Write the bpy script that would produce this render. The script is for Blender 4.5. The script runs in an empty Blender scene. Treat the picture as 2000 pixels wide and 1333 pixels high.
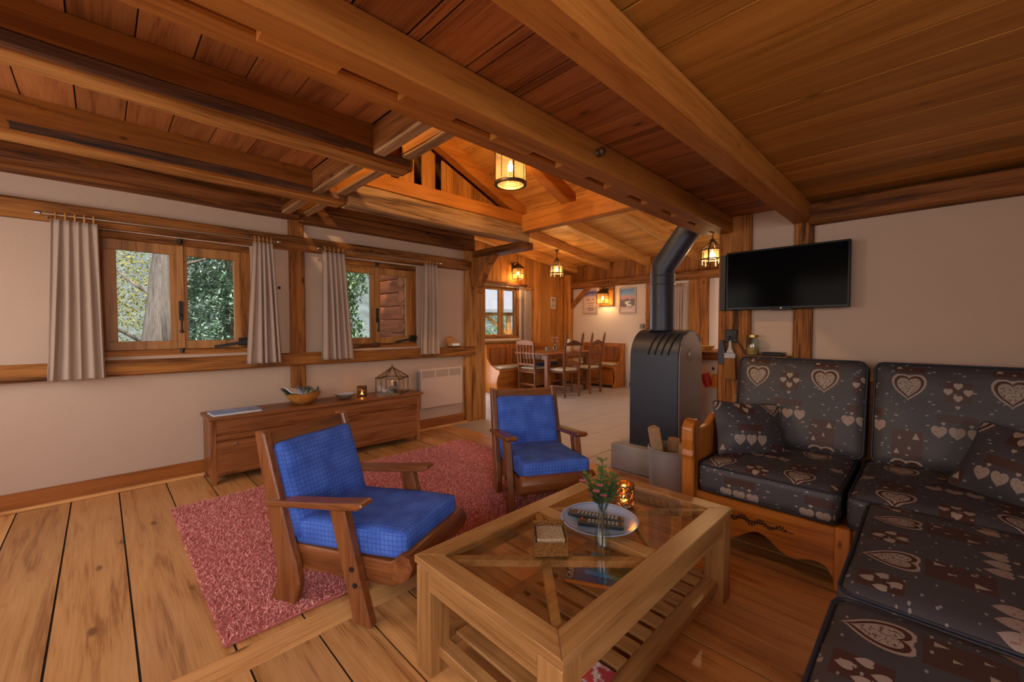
import bpy, bmesh, math, random
from mathutils import Vector, Matrix, noise
R = math.radians
random.seed(7)
S = bpy.context.scene
C = S.collection

# ------------------------------------------------------------------ camera
cam = bpy.data.cameras.new('camera'); cam.sensor_width = 36; cam.lens = 14.616; cam.clip_start = .02
co = bpy.data.objects.new('camera', cam); C.objects.link(co)
co.location = (0, 0, 1.25); co.rotation_euler = (R(88.24), 0, R(-44.7)); S.camera = co
# ------------------------------------------------------------------ world, sun, window daylight, exposure
S.view_settings.view_transform = 'Standard'; S.view_settings.look = 'None'
S.view_settings.exposure = -0.13; S.view_settings.gamma = 1; S.view_settings.use_curve_mapping = False
S.cycles.use_denoising = True; S.cycles.max_bounces = 8; S.cycles.diffuse_bounces = 4; S.cycles.transparent_max_bounces = 16
S.cycles.sample_clamp_indirect = 4
w = bpy.data.worlds.new('sky'); S.world = w; w.use_nodes = True
nt = w.node_tree; bg = nt.nodes['Background']; st = nt.nodes.new('ShaderNodeTexSky'); st.sky_type = 'NISHITA'
st.sun_disc = False; st.sun_elevation = R(42); st.sun_rotation = R(200); st.air_density = 1.2; st.dust_density = 2.0
nt.links.new(st.outputs[0], bg.inputs[0]); bg.inputs[1].default_value = .26
sl = bpy.data.lights.new('sun', 'SUN'); sl.energy = 6.5; sl.angle = R(1); sl.color = (1, .93, .82)
so = bpy.data.objects.new('sun', sl); C.objects.link(so); so.rotation_euler = (R(30), 0, R(-20))
def area(name, loc, rot, sx, sy, e, col, portal=False):
    l = bpy.data.lights.new(name, 'AREA'); l.shape = 'RECTANGLE'; l.size = sx; l.size_y = sy; l.energy = e; l.color = col
    if portal: l.cycles.is_portal = True
    o = bpy.data.objects.new(name, l); C.objects.link(o); o.location = loc; o.rotation_euler = rot; return o
area('daylight_rear_window', (-1.52, 3.0, 1.45), (0, R(-90), 0), 1.1, 1.4, 30, (1, .90, .80))
area('daylight_rear_window', (-1.52, .75, 1.5), (0, R(-90), 0), 1.1, 1.7, 24, (1, .84, .68))
area('daylight_near_window', (-.55, -1.43, 1.55), (R(90), 0, 0), 1.4, .95, 46, (.93, .93, .97))
area('daylight_dining_door', (4.55, 6.23, 1.1), (R(-90), 0, 0), 1.1, 1.9, 38, (.84, .90, 1))
area('daylight_kitchen_window', (6.6, .97, 1.5), (R(90), 0, 0), 1.2, 1.0, 18, (1, .9, .8))
for px in (.47, 2.21): area('window_portal', (px, 4.50, 1.5), (R(-90), 0, 0), .9, .9, 1, (1, 1, 1), True)
area('window_portal', (5.9, 6.3, 1.6), (R(-90), 0, 0), 1.1, 1.05, 1, (1, 1, 1), True)

# ------------------------------------------------------------------ materials
def newmat(name):
    m = bpy.data.materials.new(name); m.use_nodes = True
    return m, m.node_tree.nodes, m.node_tree.links, m.node_tree.nodes['Principled BSDF']
def plain(name, col, rough=.5, metal=0, emit=None, es=0, bump=0, bscale=60, var=0, vscale=6, spec=.5, alpha=1):
    m, n, l, p = newmat(name)
    p.inputs['Base Color'].default_value = (*col, 1); p.inputs['Roughness'].default_value = rough
    p.inputs['Metallic'].default_value = metal; p.inputs['Specular IOR Level'].default_value = spec
    if emit: p.inputs['Emission Color'].default_value = (*emit, 1); p.inputs['Emission Strength'].default_value = es
    if bump or var:
        tc = n.new('ShaderNodeTexCoord')
        if bump:
            t = n.new('ShaderNodeTexNoise'); t.inputs['Scale'].default_value = bscale; t.inputs['Detail'].default_value = 3
            b = n.new('ShaderNodeBump'); b.inputs['Strength'].default_value = bump; b.inputs['Distance'].default_value = .02
            l.new(tc.outputs['Object'], t.inputs[0]); l.new(t.outputs[0], b.inputs['Height']); l.new(b.outputs[0], p.inputs['Normal'])
        if var:
            t = n.new('ShaderNodeTexNoise'); t.inputs['Scale'].default_value = vscale; t.inputs['Detail'].default_value = 4
            h = n.new('ShaderNodeMapRange'); h.inputs[3].default_value = 1 - var; h.inputs[4].default_value = 1 + var
            mx = n.new('ShaderNodeVectorMath'); mx.operation = 'SCALE'; mx.inputs[0].default_value = col
            l.new(tc.outputs['Object'], t.inputs[0]); l.new(t.outputs[0], h.inputs[0]); l.new(h.outputs[0], mx.inputs['Scale'])
            l.new(mx.outputs[0], p.inputs['Base Color'])
    return m
_wood = {}
WC = {  # dark, mid, light, roughness, tone variation, knot amount
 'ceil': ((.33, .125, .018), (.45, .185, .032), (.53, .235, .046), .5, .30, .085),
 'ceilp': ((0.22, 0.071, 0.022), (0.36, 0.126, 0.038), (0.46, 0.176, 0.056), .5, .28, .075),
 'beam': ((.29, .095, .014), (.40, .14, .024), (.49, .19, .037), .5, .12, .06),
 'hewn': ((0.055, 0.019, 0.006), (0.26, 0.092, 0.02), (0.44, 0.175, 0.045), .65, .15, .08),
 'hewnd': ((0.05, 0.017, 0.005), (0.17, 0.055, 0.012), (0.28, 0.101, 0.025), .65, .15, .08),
 'grey': ((0.11, 0.055, 0.024), (0.33, 0.18, 0.08), (0.5, 0.3, 0.145), .7, .12, .07),
 'rail': ((0.055, 0.02, 0.006), (0.24, 0.088, 0.019), (0.4, 0.16, 0.036), .6, .10, .07),
 'pine': ((.28, .105, .020), (.48, .195, .042), (.58, .27, .07), .5, .22, .06),
 'roof': ((.42, .165, .035), (.60, .27, .062), (.70, .35, .10), .5, .15, .06),
 'floor': ((.36, .155, .048), (.58, .285, .098), (.69, .37, .14), .33, .20, .085),
 'base':  ((0.2, 0.055, 0.007), (0.33, 0.097, 0.012), (0.4, 0.126, 0.019), .4, .10, .04),
 'chest': ((.10, .034, .012), (.26, .092, .030), (.36, .14, .05), .35, .12, .05),
 'teak': ((0.12, 0.036, 0.01), (0.205, 0.066, 0.019), (0.28, 0.1, 0.032), .33, .08, .02),
 'tbl': ((.23, .105, .03), (.35, .17, .055), (.45, .24, .088), .36, .10, .03),
 'sofa':  ((0.25, 0.071, 0.009), (0.42, 0.13, 0.017), (0.5, 0.168, 0.028), .3, .10, .05),
 'dark':  ((.075, .026, .010), (.17, .055, .020), (.24, .085, .03), .4, .10, .03),
 'winf':  ((.22, .090, .022), (.40, .175, .045), (.50, .24, .07), .5, .08, .03),
 'post':  ((.10, .038, .010), (.38, .155, .036), (.54, .26, .075), .6, .10, .07),
 'joist': ((.17, .052, .008), (.26, .085, .013), (.33, .115, .020), .6, .08, .05),
 'wane':  ((.02, .008, .004), (.07, .026, .009), (.17, .066, .022), .8, .08, .05),
 'redlog':((.30, .05, .014), (.52, .10, .026), (.62, .17, .06), .7, .15, .05),
 'bark': ((0.05, 0.04, 0.032), (0.17, 0.145, 0.125), (0.3, 0.26, 0.23), .9, .1, .0),
}
def wood(kind, axis='x', grain=1.0):
    key = (kind, axis, grain)
    if key in _wood: return _wood[key]
    d, mi, li, ro, tv, kn = WC[kind]
    m, n, l, p = newmat('%s_wood_%s' % (kind, axis))
    tc = n.new('ShaderNodeTexCoord'); oi = n.new('ShaderNodeObjectInfo')
    rv = n.new('ShaderNodeVectorMath'); rv.operation = 'SCALE'; rv.inputs[0].default_value = (17.3, 29.1, 41.7)
    l.new(oi.outputs['Random'], rv.inputs['Scale'])
    ad = n.new('ShaderNodeVectorMath'); ad.operation = 'ADD'; l.new(tc.outputs['Object'], ad.inputs[0]); l.new(rv.outputs[0], ad.inputs[1])
    def mapped(al, ac):
        mp = n.new('ShaderNodeMapping'); sc = [ac] * 3; sc['xyz'.index(axis)] = al
        mp.inputs['Scale'].default_value = sc; l.new(ad.outputs[0], mp.inputs[0]); return mp
    g = n.new('ShaderNodeTexNoise'); g.inputs['Scale'].default_value = grain; g.inputs['Detail'].default_value = 4
    g.inputs['Roughness'].default_value = .62; g.inputs['Distortion'].default_value = .8
    l.new(mapped(.9, 13).outputs[0], g.inputs[0])
    f = n.new('ShaderNodeTexNoise'); f.inputs['Scale'].default_value = grain; f.inputs['Detail'].default_value = 2
    l.new(mapped(4.5, 150).outputs[0], f.inputs[0])
    cr = n.new('ShaderNodeValToRGB'); e = cr.color_ramp.elements
    e[0].position = .32; e[0].color = (*d, 1); e[1].position = .70; e[1].color = (*li, 1)
    k = cr.color_ramp.elements.new(.47); k.color = (*mi, 1)
    mxv = n.new('ShaderNodeMath'); mxv.operation = 'MULTIPLY_ADD'; mxv.inputs[1].default_value = .42
    sb = n.new('ShaderNodeMath'); sb.operation = 'SUBTRACT'; sb.inputs[1].default_value = .5
    l.new(f.outputs[0], sb.inputs[0]); l.new(sb.outputs[0], mxv.inputs[0]); l.new(g.outputs[0], mxv.inputs[2])
    l.new(mxv.outputs[0], cr.inputs[0])
    col = cr.outputs[0]
    if kn:
        v = n.new('ShaderNodeTexVoronoi'); v.inputs['Scale'].default_value = 1
        l.new(mapped(2.6, 6.0).outputs[0], v.inputs[0])
        mr = n.new('ShaderNodeMapRange'); mr.inputs[1].default_value = kn * .6; mr.inputs[2].default_value = kn * 1.45
        mr.inputs[3].default_value = .80; mr.inputs[4].default_value = 0
        l.new(v.outputs['Distance'], mr.inputs[0])
        mk = n.new('ShaderNodeMixRGB'); mk.inputs[2].default_value = (d[0] * .35, d[1] * .32, d[2] * .35, 1)
        l.new(mr.outputs[0], mk.inputs[0]); l.new(col, mk.inputs[1]); col = mk.outputs[0]
    tn = n.new('ShaderNodeMapRange'); tn.inputs[3].default_value = 1 - tv; tn.inputs[4].default_value = 1 + tv
    l.new(oi.outputs['Random'], tn.inputs[0])
    sc = n.new('ShaderNodeVectorMath'); sc.operation = 'SCALE'; l.new(col, sc.inputs[0]); l.new(tn.outputs[0], sc.inputs['Scale'])
    l.new(sc.outputs[0], p.inputs['Base Color'])
    b = n.new('ShaderNodeBump'); b.inputs['Strength'].default_value = .18; b.inputs['Distance'].default_value = .004
    l.new(mxv.outputs[0], b.inputs['Height']); l.new(b.outputs[0], p.inputs['Normal'])
    p.inputs['Roughness'].default_value = ro
    p.inputs['Specular IOR Level'].default_value = .22 if kind in ('ceil', 'ceilp', 'beam', 'hewn', 'hewnd', 'rail', 'roof', 'pine', 'grey', 'chest', 'dark', 'post', 'joist') else .45
    _wood[key] = m; return m
M = {}
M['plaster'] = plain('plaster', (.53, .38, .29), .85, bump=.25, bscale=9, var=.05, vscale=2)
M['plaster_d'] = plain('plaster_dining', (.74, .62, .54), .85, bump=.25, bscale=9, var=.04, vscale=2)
M['void'] = plain('dark_underfloor', (.015, .009, .006), .9)
M['black'] = plain('black_iron', (.018, .017, .018), .5, .3)
M['blackgl'] = plain('black_gloss', (.006, .006, .007), .3, spec=.2)
M['screen'] = plain('television_screen', (.003, .003, .0035), .12, spec=.03)
M['stove'] = plain('stove_steel', (.034, .040, .062), .42, .3, bump=.04, bscale=200)
M['stoveend'] = plain('stove_end_steel', (.30, .27, .245), .42, .35)
M['steel'] = plain('steel', (.55, .53, .50), .3, 1)
M['bronze'] = plain('aged_bronze', (.16, .105, .06), .5, .8)
M['ironbr'] = plain('lantern_iron', (.075, .048, .028), .55, .5)
M['brass'] = plain('brass', (.50, .33, .10), .35, .9)
M['stone'] = plain('hearth_stone', (.42, .41, .41), .75, bump=.3, bscale=25, var=.22, vscale=9)
M['tile'] = plain('stone_floor_tile', (.46, .40, .36), .42, bump=.06, bscale=12, var=.16, vscale=4)
M['grout'] = plain('tile_grout', (.20, .16, .13), .9)
M['white'] = plain('white_enamel', (.62, .47, .38), .5)
M['slot'] = plain('vent_slot_shadow', (.26, .19, .15), .8)
M['curtain'] = plain('curtain_linen', (.42, .315, .255), .9, bump=.2, bscale=180)
M['lining'] = plain('curtain_lining', (.70, .70, .76), .9)
M['paper'] = plain('paper', (.75, .74, .70), .7)
M['green'] = plain('leaf_green', (.10, .18, .04), .6, var=.4, vscale=30)
M['stem'] = plain('dark_stem', (.03, .045, .04), .6)
M['pink'] = plain('flower_pink', (.45, .12, .14), .6)
M['bluep'] = plain('blue_glaze', (.29, .41, .62), .22)
M['remote'] = plain('remote_black', (.016, .015, .017), .4)
M['key'] = plain('remote_key', (.22, .21, .21), .5)
M['red'] = plain('red_plastic', (.62, .045, .02), .35)
M['orange'] = plain('orange_plastic', (.75, .22, .03), .35)
M['rattan'] = plain('dark_rattan', (.21, .088, .022), .7, bump=.9, bscale=130, var=.8, vscale=110, spec=.15)
M['coast'] = plain('woven_coaster', (.42, .30, .17), .8, bump=.7, bscale=140, var=.35, vscale=120)
M['bucket'] = plain('ribbed_bucket', (.36, .335, .335), .5, .25)
M['bark'] = wood('bark', 'z')
M['cushcream'] = plain('seat_pad_cream', (.50, .42, .30), .9, var=.25, vscale=14)
M['cushblue'] = plain('seat_pad_blue', (.05, .06, .15), .9)
M['jug'] = plain('cream_ceramic', (.70, .62, .42), .3)
M['candle'] = plain('candle_wax', (.8, .7, .5), .5)
M['flame'] = plain('flame', (1, .5, .1), .5, emit=(1, .50, .14), es=60)
M['bulb'] = plain('bulb', (1, .8, .5), .5, emit=(1, .72, .36), es=30)
M['wood_end'] = plain('split_log', (.42, .26, .13), .8, bump=.5, bscale=40, var=.3, vscale=20)
M['roofslate'] = plain('grey_slate', (.27, .28, .31), .7, var=.2, vscale=8)
M['ground'] = plain('garden_ground', (.12, .14, .05), .95, var=.4, vscale=1.2)
M['hill'] = plain('wooded_hillside', (.13, .16, .15), .95, var=.75, vscale=.6)
def mathn(n, l, op, a, b=None):
    q = n.new('ShaderNodeMath'); q.operation = op
    for i, s in enumerate((a, b)):
        if s is None: continue
        if isinstance(s, (int, float)): q.inputs[i].default_value = s
        else: l.new(s, q.inputs[i])
    return q.outputs[0]
def leafmat(name, a, b):
    m, n, l, p = newmat(name); g = n.new('ShaderNodeNewGeometry'); cr = n.new('ShaderNodeValToRGB')
    cr.color_ramp.elements[0].color = (*a, 1); cr.color_ramp.elements[1].color = (*b, 1)
    l.new(g.outputs['Random Per Island'], cr.inputs[0]); l.new(cr.outputs[0], p.inputs['Base Color']); p.inputs['Roughness'].default_value = .7
    return m
M['lf_yel'] = leafmat('autumn_leaves', (.20, .24, .03), (.62, .50, .06))
M['lf_grn'] = leafmat('spruce_needles', (.09, .23, .16), (.55, .72, .55))
M['lf_fir'] = leafmat('fir_needles', (.07, .19, .08), (.40, .55, .30))
def glassmat(name, tint=(1, 1, 1), refl=.035):
    m, n, l, p = newmat(name); n.remove(p); out = n['Material Output']
    t = n.new('ShaderNodeBsdfTransparent'); t.inputs[0].default_value = (*tint, 1)
    g = n.new('ShaderNodeBsdfGlossy'); g.inputs['Roughness'].default_value = .03
    lw = n.new('ShaderNodeLayerWeight'); lw.inputs[0].default_value = .5
    fr = mathn(n, l, 'ADD', mathn(n, l, 'MULTIPLY', mathn(n, l, 'POWER', lw.outputs['Facing'], 4.0), .85), refl)
    mx = n.new('ShaderNodeMixShader'); l.new(fr, mx.inputs[0]); l.new(t.outputs[0], mx.inputs[1]); l.new(g.outputs[0], mx.inputs[2])
    l.new(mx.outputs[0], out.inputs[0]); return m
M['glass'] = glassmat('clear_glass');  M['vglass'] = glassmat('vase_glass', (.80, .90, .88), .12)
M['smoke'] = glassmat('table_glass', (.97, .97, .95))
M['orglass'] = glassmat('orange_candle_glass', (1, .66, .30))
def frosted(name, tint, glow):
    m, n, l, p = newmat(name); n.remove(p); out = n['Material Output']
    t = n.new('ShaderNodeBsdfTransparent'); t.inputs[0].default_value = (*tint, 1); g = n.new('ShaderNodeBsdfTranslucent'); g.inputs[0].default_value = (*glow, 1)
    mx = n.new('ShaderNodeMixShader'); mx.inputs[0].default_value = .05; l.new(t.outputs[0], mx.inputs[1]); l.new(g.outputs[0], mx.inputs[2]); l.new(mx.outputs[0], out.inputs[0]); return m
M['amber'] = frosted('amber_glass', (1, .86, .60), (.95, .74, .42))
def bluefabric():
    m, n, l, p = newmat('blue_check_fabric'); uv = n.new('ShaderNodeUVMap'); sp = n.new('ShaderNodeSeparateXYZ'); l.new(uv.outputs[0], sp.inputs[0])
    def line(s):
        a = mathn(n, l, 'MULTIPLY', s, 1 / .021); a = mathn(n, l, 'FRACT', a); a = mathn(n, l, 'SUBTRACT', a, .5); a = mathn(n, l, 'ABSOLUTE', a)
        return mathn(n, l, 'GREATER_THAN', a, .42)
    g = mathn(n, l, 'MAXIMUM', line(sp.outputs[0]), line(sp.outputs[1]))
    t = n.new('ShaderNodeTexNoise'); t.inputs['Scale'].default_value = 9; l.new(uv.outputs[0], t.inputs[0])
    cr = n.new('ShaderNodeValToRGB'); cr.color_ramp.elements[0].color = (.035, .105, .50, 1); cr.color_ramp.elements[1].color = (.075, .19, .72, 1)
    cr.color_ramp.elements[0].position = .3; cr.color_ramp.elements[1].position = .7; l.new(t.outputs[0], cr.inputs[0])
    mx = n.new('ShaderNodeMixRGB'); mx.inputs[2].default_value = (.014, .04, .24, 1); l.new(mathn(n, l, 'MULTIPLY', g, .62), mx.inputs[0]); l.new(cr.outputs[0], mx.inputs[1])
    l.new(mx.outputs[0], p.inputs['Base Color']); p.inputs['Roughness'].default_value = .85
    w2 = n.new('ShaderNodeTexNoise'); w2.inputs['Scale'].default_value = 22; l.new(uv.outputs[0], w2.inputs[0])
    b = n.new('ShaderNodeBump'); b.inputs['Strength'].default_value = .35; b.inputs['Distance'].default_value = .01; l.new(w2.outputs[0], b.inputs['Height']); l.new(b.outputs[0], p.inputs['Normal'])
    return m
M['blue'] = bluefabric()
def heartgroup():
    g = bpy.data.node_groups.new('heart_shape', 'ShaderNodeTree'); i = g.interface
    for nm in ('X', 'Y', 'Size'): i.new_socket(nm, in_out='INPUT', socket_type='NodeSocketFloat')
    i.new_socket('F', in_out='OUTPUT', socket_type='NodeSocketFloat')
    n, l = g.nodes, g.links; gi = n.new('NodeGroupInput'); go = n.new('NodeGroupOutput')
    x = mathn(n, l, 'DIVIDE', gi.outputs[0], gi.outputs[2]); y = mathn(n, l, 'DIVIDE', gi.outputs[1], gi.outputs[2])
    # |p| style heart: x^2 + (1.15*y - .75*sqrt|x|)^2
    sx = mathn(n, l, 'SQRT', mathn(n, l, 'ABSOLUTE', x)); yy = mathn(n, l, 'SUBTRACT', mathn(n, l, 'MULTIPLY', y, 1.08), mathn(n, l, 'MULTIPLY', sx, .68))
    r = mathn(n, l, 'ADD', mathn(n, l, 'MULTIPLY', x, x), mathn(n, l, 'MULTIPLY', yy, yy))
    l.new(mathn(n, l, 'SQRT', r), go.inputs[0]); return g
HG = heartgroup()
def heartfabric(name='heart_print_fabric'):
    m, n, l, p = newmat(name); uv = n.new('ShaderNodeUVMap'); sp = n.new('ShaderNodeSeparateXYZ'); l.new(uv.outputs[0], sp.inputs[0])
    PU, PV = .37, .47
    u = mathn(n, l, 'FLOORED_MODULO', sp.outputs[0], PU); v = mathn(n, l, 'FLOORED_MODULO', sp.outputs[1], PV)
    def heart(cx, cy, s, fold=None):
        x = mathn(n, l, 'SUBTRACT', u, cx)
        if fold: x = mathn(n, l, 'SUBTRACT', mathn(n, l, 'ABSOLUTE', x), fold)
        q = n.new('ShaderNodeGroup'); q.node_tree = HG
        l.new(x, q.inputs[0]); l.new(mathn(n, l, 'SUBTRACT', v, cy), q.inputs[1]); q.inputs[2].default_value = s; return q.outputs[0]
    def lt(a, b): return mathn(n, l, 'LESS_THAN', a, b)
    def rect(cx, cy, hx, hy):
        return mathn(n, l, 'MULTIPLY', lt(mathn(n, l, 'ABSOLUTE', mathn(n, l, 'SUBTRACT', u, cx)), hx), lt(mathn(n, l, 'ABSOLUTE', mathn(n, l, 'SUBTRACT', v, cy)), hy))
    mx = lambda a, b: mathn(n, l, 'MAXIMUM', a, b)
    t = n.new('ShaderNodeTexNoise'); t.inputs['Scale'].default_value = 5; l.new(uv.outputs[0], t.inputs[0])
    cr = n.new('ShaderNodeValToRGB'); cr.color_ramp.elements[0].color = (.042, .037, .042, 1); cr.color_ramp.elements[1].color = (.064, .057, .062, 1); l.new(t.outputs[0], cr.inputs[0])
    col = cr.outputs[0]
    def lay(mask, c, k=1):
        nonlocal col
        q = n.new('ShaderNodeMixRGB'); q.inputs[2].default_value = (*c, 1)
        l.new(mathn(n, l, 'MULTIPLY', mask, k) if k != 1 else mask, q.inputs[0]); l.new(col, q.inputs[1]); col = q.outputs[0]
    BR = (.060, .020, .013); CR = (.31, .24, .195); RD = (.20, .075, .055)
    lay(mx(mx(rect(.277, .245, .075, .02), rect(.277, .385, .05, .055)), rect(.09, .085, .062, .075)), BR, .8)
    # flecks
    vo = n.new('ShaderNodeTexVoronoi'); vo.inputs['Scale'].default_value = 30; mp = n.new('ShaderNodeMapping'); mp.inputs['Rotation'].default_value = (0, 0, .6); mp.inputs['Scale'].default_value = (.75, 1.5, 1)
    l.new(uv.outputs[0], mp.inputs[0]); l.new(mp.outputs[0], vo.inputs[0])
    lay(lt(vo.outputs['Distance'], .17), (.27, .235, .22), .9)
    big = heart(.09, .385, .070)
    lay(lt(big, 1.0), CR); lay(mathn(n, l, 'MULTIPLY', lt(big, .86), mathn(n, l, 'GREATER_THAN', big, .68)), BR)
    lc = n.new('ShaderNodeTexNoise'); lc.inputs['Scale'].default_value = 110; l.new(uv.outputs[0], lc.inputs[0])
    lay(mathn(n, l, 'MULTIPLY', lt(big, .62), mathn(n, l, 'GREATER_THAN', lc.outputs[0], .56)), BR, .75)
    sm = mathn(n, l, 'MINIMUM', mathn(n, l, 'MINIMUM', heart(.277, .415, .017), heart(.277, .350, .017)), heart(.277, .383, .017, .036))
    med = mathn(n, l, 'MINIMUM', heart(.277, .165, .030), heart(.277, .165, .030, .066))
    lay(lt(sm, 1), CR); lay(lt(med, 1), (.30, .225, .185)); lay(mathn(n, l, 'MULTIPLY', lt(med, .8), mathn(n, l, 'GREATER_THAN', lc.outputs[0], .60)), RD, .7)
    lay(lt(mathn(n, l, 'MINIMUM', heart(.277, .215, .008, .05), mathn(n, l, 'MINIMUM', heart(.09, .455, .009), heart(.277, .305, .009))), 1), CR)
    # little fir trees: triangles on the brown square
    def tri(cx, cy, h):
        yy = mathn(n, l, 'SUBTRACT', v, cy); xx = mathn(n, l, 'ABSOLUTE', mathn(n, l, 'SUBTRACT', u, cx))
        return mathn(n, l, 'MULTIPLY', mathn(n, l, 'GREATER_THAN', yy, 0), lt(xx, mathn(n, l, 'MULTIPLY', mathn(n, l, 'SUBTRACT', h, yy), .42)))
    lay(mx(mx(tri(.05, .03, .028), tri(.125, .115, .035)), mx(tri(.10, .06, .018), tri(.06, .11, .018))), CR)
    l.new(col, p.inputs['Base Color']); p.inputs['Roughness'].default_value = .5; p.inputs['Specular IOR Level'].default_value = .35
    b = n.new('ShaderNodeBump'); b.inputs['Strength'].default_value = .25; b.inputs['Distance'].default_value = .01
    w2 = n.new('ShaderNodeTexNoise'); w2.inputs['Scale'].default_value = 14; l.new(uv.outputs[0], w2.inputs[0]); l.new(w2.outputs[0], b.inputs['Height']); l.new(b.outputs[0], p.inputs['Normal'])
    return m
M['heart'] = heartfabric()
M['piping'] = plain('navy_piping', (.014, .014, .024), .6)
M['rug'] = leafmat('shag_pile', (.54, .155, .14), (.92, .42, .38))
M['rugbase'] = plain('rug_backing', (.45, .13, .12), .95)
# ------------------------------------------------------------------ helpers
def tag(o, label=None, cat=None, group=None, kind=None):
    if label: o['label'] = label
    if cat: o['category'] = cat
    if group: o['group'] = group
    if kind: o['kind'] = kind
    return o
def empty(name, loc=(0, 0, 0), rz=0, label=None, cat=None, group=None, kind=None):
    o = bpy.data.objects.new(name, None); C.objects.link(o); o.location = loc; o.rotation_euler = (0, 0, rz); o.empty_display_size = .1
    return tag(o, label, cat, group, kind)
def copy_tree(o, parent=None):
    c = o.copy(); C.objects.link(c); c.parent = parent
    for ch in list(o.children): copy_tree(ch, c)
    return c
class MB:
    def __init__(s): s.v = []; s.f = []
    def add(s, v, f):
        b = len(s.v); s.v += [tuple(p) for p in v]; s.f += [tuple(i + b for i in q) for q in f]; return s
    def box(s, x0, x1, y0, y1, z0, z1):
        return s.add([(x0, y0, z0), (x1, y0, z0), (x1, y1, z0), (x0, y1, z0), (x0, y0, z1), (x1, y0, z1), (x1, y1, z1), (x0, y1, z1)],
                     [(0, 3, 2, 1), (4, 5, 6, 7), (0, 1, 5, 4), (1, 2, 6, 5), (2, 3, 7, 6), (3, 0, 4, 7)])
    def bar(s, p0, p1, w, h, up=(0, 0, 1)):
        p0, p1 = Vector(p0), Vector(p1); d = (p1 - p0).normalized(); u = Vector(up)
        sd = d.cross(u).normalized(); u = sd.cross(d).normalized(); a, b = sd * w / 2, u * h / 2
        v = [p0 - a - b, p0 + a - b, p0 + a + b, p0 - a + b, p1 - a - b, p1 + a - b, p1 + a + b, p1 - a + b]
        return s.add(v, [(0, 1, 2, 3), (7, 6, 5, 4), (0, 4, 5, 1), (1, 5, 6, 2), (2, 6, 7, 3), (3, 7, 4, 0)])
    def ring(s, c, d, r, n):
        d = Vector(d).normalized(); a = d.orthogonal().normalized(); b = d.cross(a)
        return [Vector(c) + (a * math.cos(2 * math.pi * i / n) + b * math.sin(2 * math.pi * i / n)) * r for i in range(n)]
    def tube(s, pts, r, n=10, closed=False, caps=True):
        pts = [Vector(p) for p in pts]; k = len(pts); v = []; f = []
        ref = None
        for i, p in enumerate(pts):
            if closed: d = pts[(i + 1) % k] - pts[i - 1]
            else: d = pts[min(i + 1, k - 1)] - pts[max(i - 1, 0)]
            d.normalize()
            if ref is None: a = d.orthogonal().normalized()
            else: a = (ref - d * ref.dot(d)).normalized()
            ref = a; b = d.cross(a); rr = r[i] if isinstance(r, (list, tuple)) else r
            v += [p + (a * math.cos(2 * math.pi * j / n) + b * math.sin(2 * math.pi * j / n)) * rr for j in range(n)]
        for i in range(k if closed else k - 1):
            i2 = (i + 1) % k
            for j in range(n): f.append((i * n + j, i * n + (j + 1) % n, i2 * n + (j + 1) % n, i2 * n + j))
        if caps and not closed: f += [tuple(range(n))[::-1], tuple((k - 1) * n + j for j in range(n))]
        return s.add(v, f)
    def cyl(s, p0, p1, r0, r1=None, n=16): return s.tube([p0, p1], [r0, r0 if r1 is None else r1], n)
    def lathe(s, prof, n=24, c=(0, 0, 0)):
        v = []; f = []; k = len(prof)
        for r, z in prof:
            for j in range(n):
                a = 2 * math.pi * j / n; v.append((c[0] + max(r, 1e-4) * math.cos(a), c[1] + max(r, 1e-4) * math.sin(a), c[2] + z))
        for i in range(k - 1):
            for j in range(n): f.append((i * n + j, i * n + (j + 1) % n, (i + 1) * n + (j + 1) % n, (i + 1) * n + j))
        return s.add(v, f)
    def prism(s, out, axis, t0, t1):   # outline in the two remaining axes in xyz order
        def P(a, b, t): return {'x': (t, a, b), 'y': (a, t, b), 'z': (a, b, t)}[axis]
        k = len(out); v = [P(a, b, t0) for a, b in out] + [P(a, b, t1) for a, b in out]
        f = [tuple(range(k))[::-1], tuple(range(k, 2 * k))] + [(i, (i + 1) % k, k + (i + 1) % k, k + i) for i in range(k)]
        return s.add(v, f)
    def build(s, name, mat, parent=None, smooth=False, bevel=0, origin=None, uv=False, seg=1):
        me = bpy.data.meshes.new(name); vs = s.v
        loc = Vector((0, 0, 0))
        if origin == 'c':
            lo = [min(p[i] for p in vs) for i in range(3)]; hi = [max(p[i] for p in vs) for i in range(3)]
            loc = Vector([(a + b) / 2 for a, b in zip(lo, hi)])
        elif origin == 'b':
            lo = [min(p[i] for p in vs) for i in range(3)]; hi = [max(p[i] for p in vs) for i in range(3)]
            loc = Vector(((lo[0] + hi[0]) / 2, (lo[1] + hi[1]) / 2, lo[2]))
        elif origin is not None: loc = Vector(origin)
        me.from_pydata([tuple(Vector(p) - loc) for p in vs], [], s.f)
        bm = bmesh.new(); bm.from_mesh(me); bmesh.ops.recalc_face_normals(bm, faces=bm.faces)
        if bevel:
            ed = [e for e in bm.edges if len(e.link_faces) == 2 and e.calc_face_angle(0) > .5]
            bmesh.ops.bevel(bm, geom=ed, offset=bevel, segments=seg, affect='EDGES', profile=.6)
        bm.to_mesh(me); bm.free()
        if uv: boxuv(me)
        if smooth:
            for p in me.polygons: p.use_smooth = True
            if smooth != 'all':
                me.set_sharp_from_angle(angle=R(40))
        if mat: me.materials.append(mat)
        o = bpy.data.objects.new(name, me); C.objects.link(o); o.location = loc
        if parent: o.parent = parent
        return o
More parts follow.
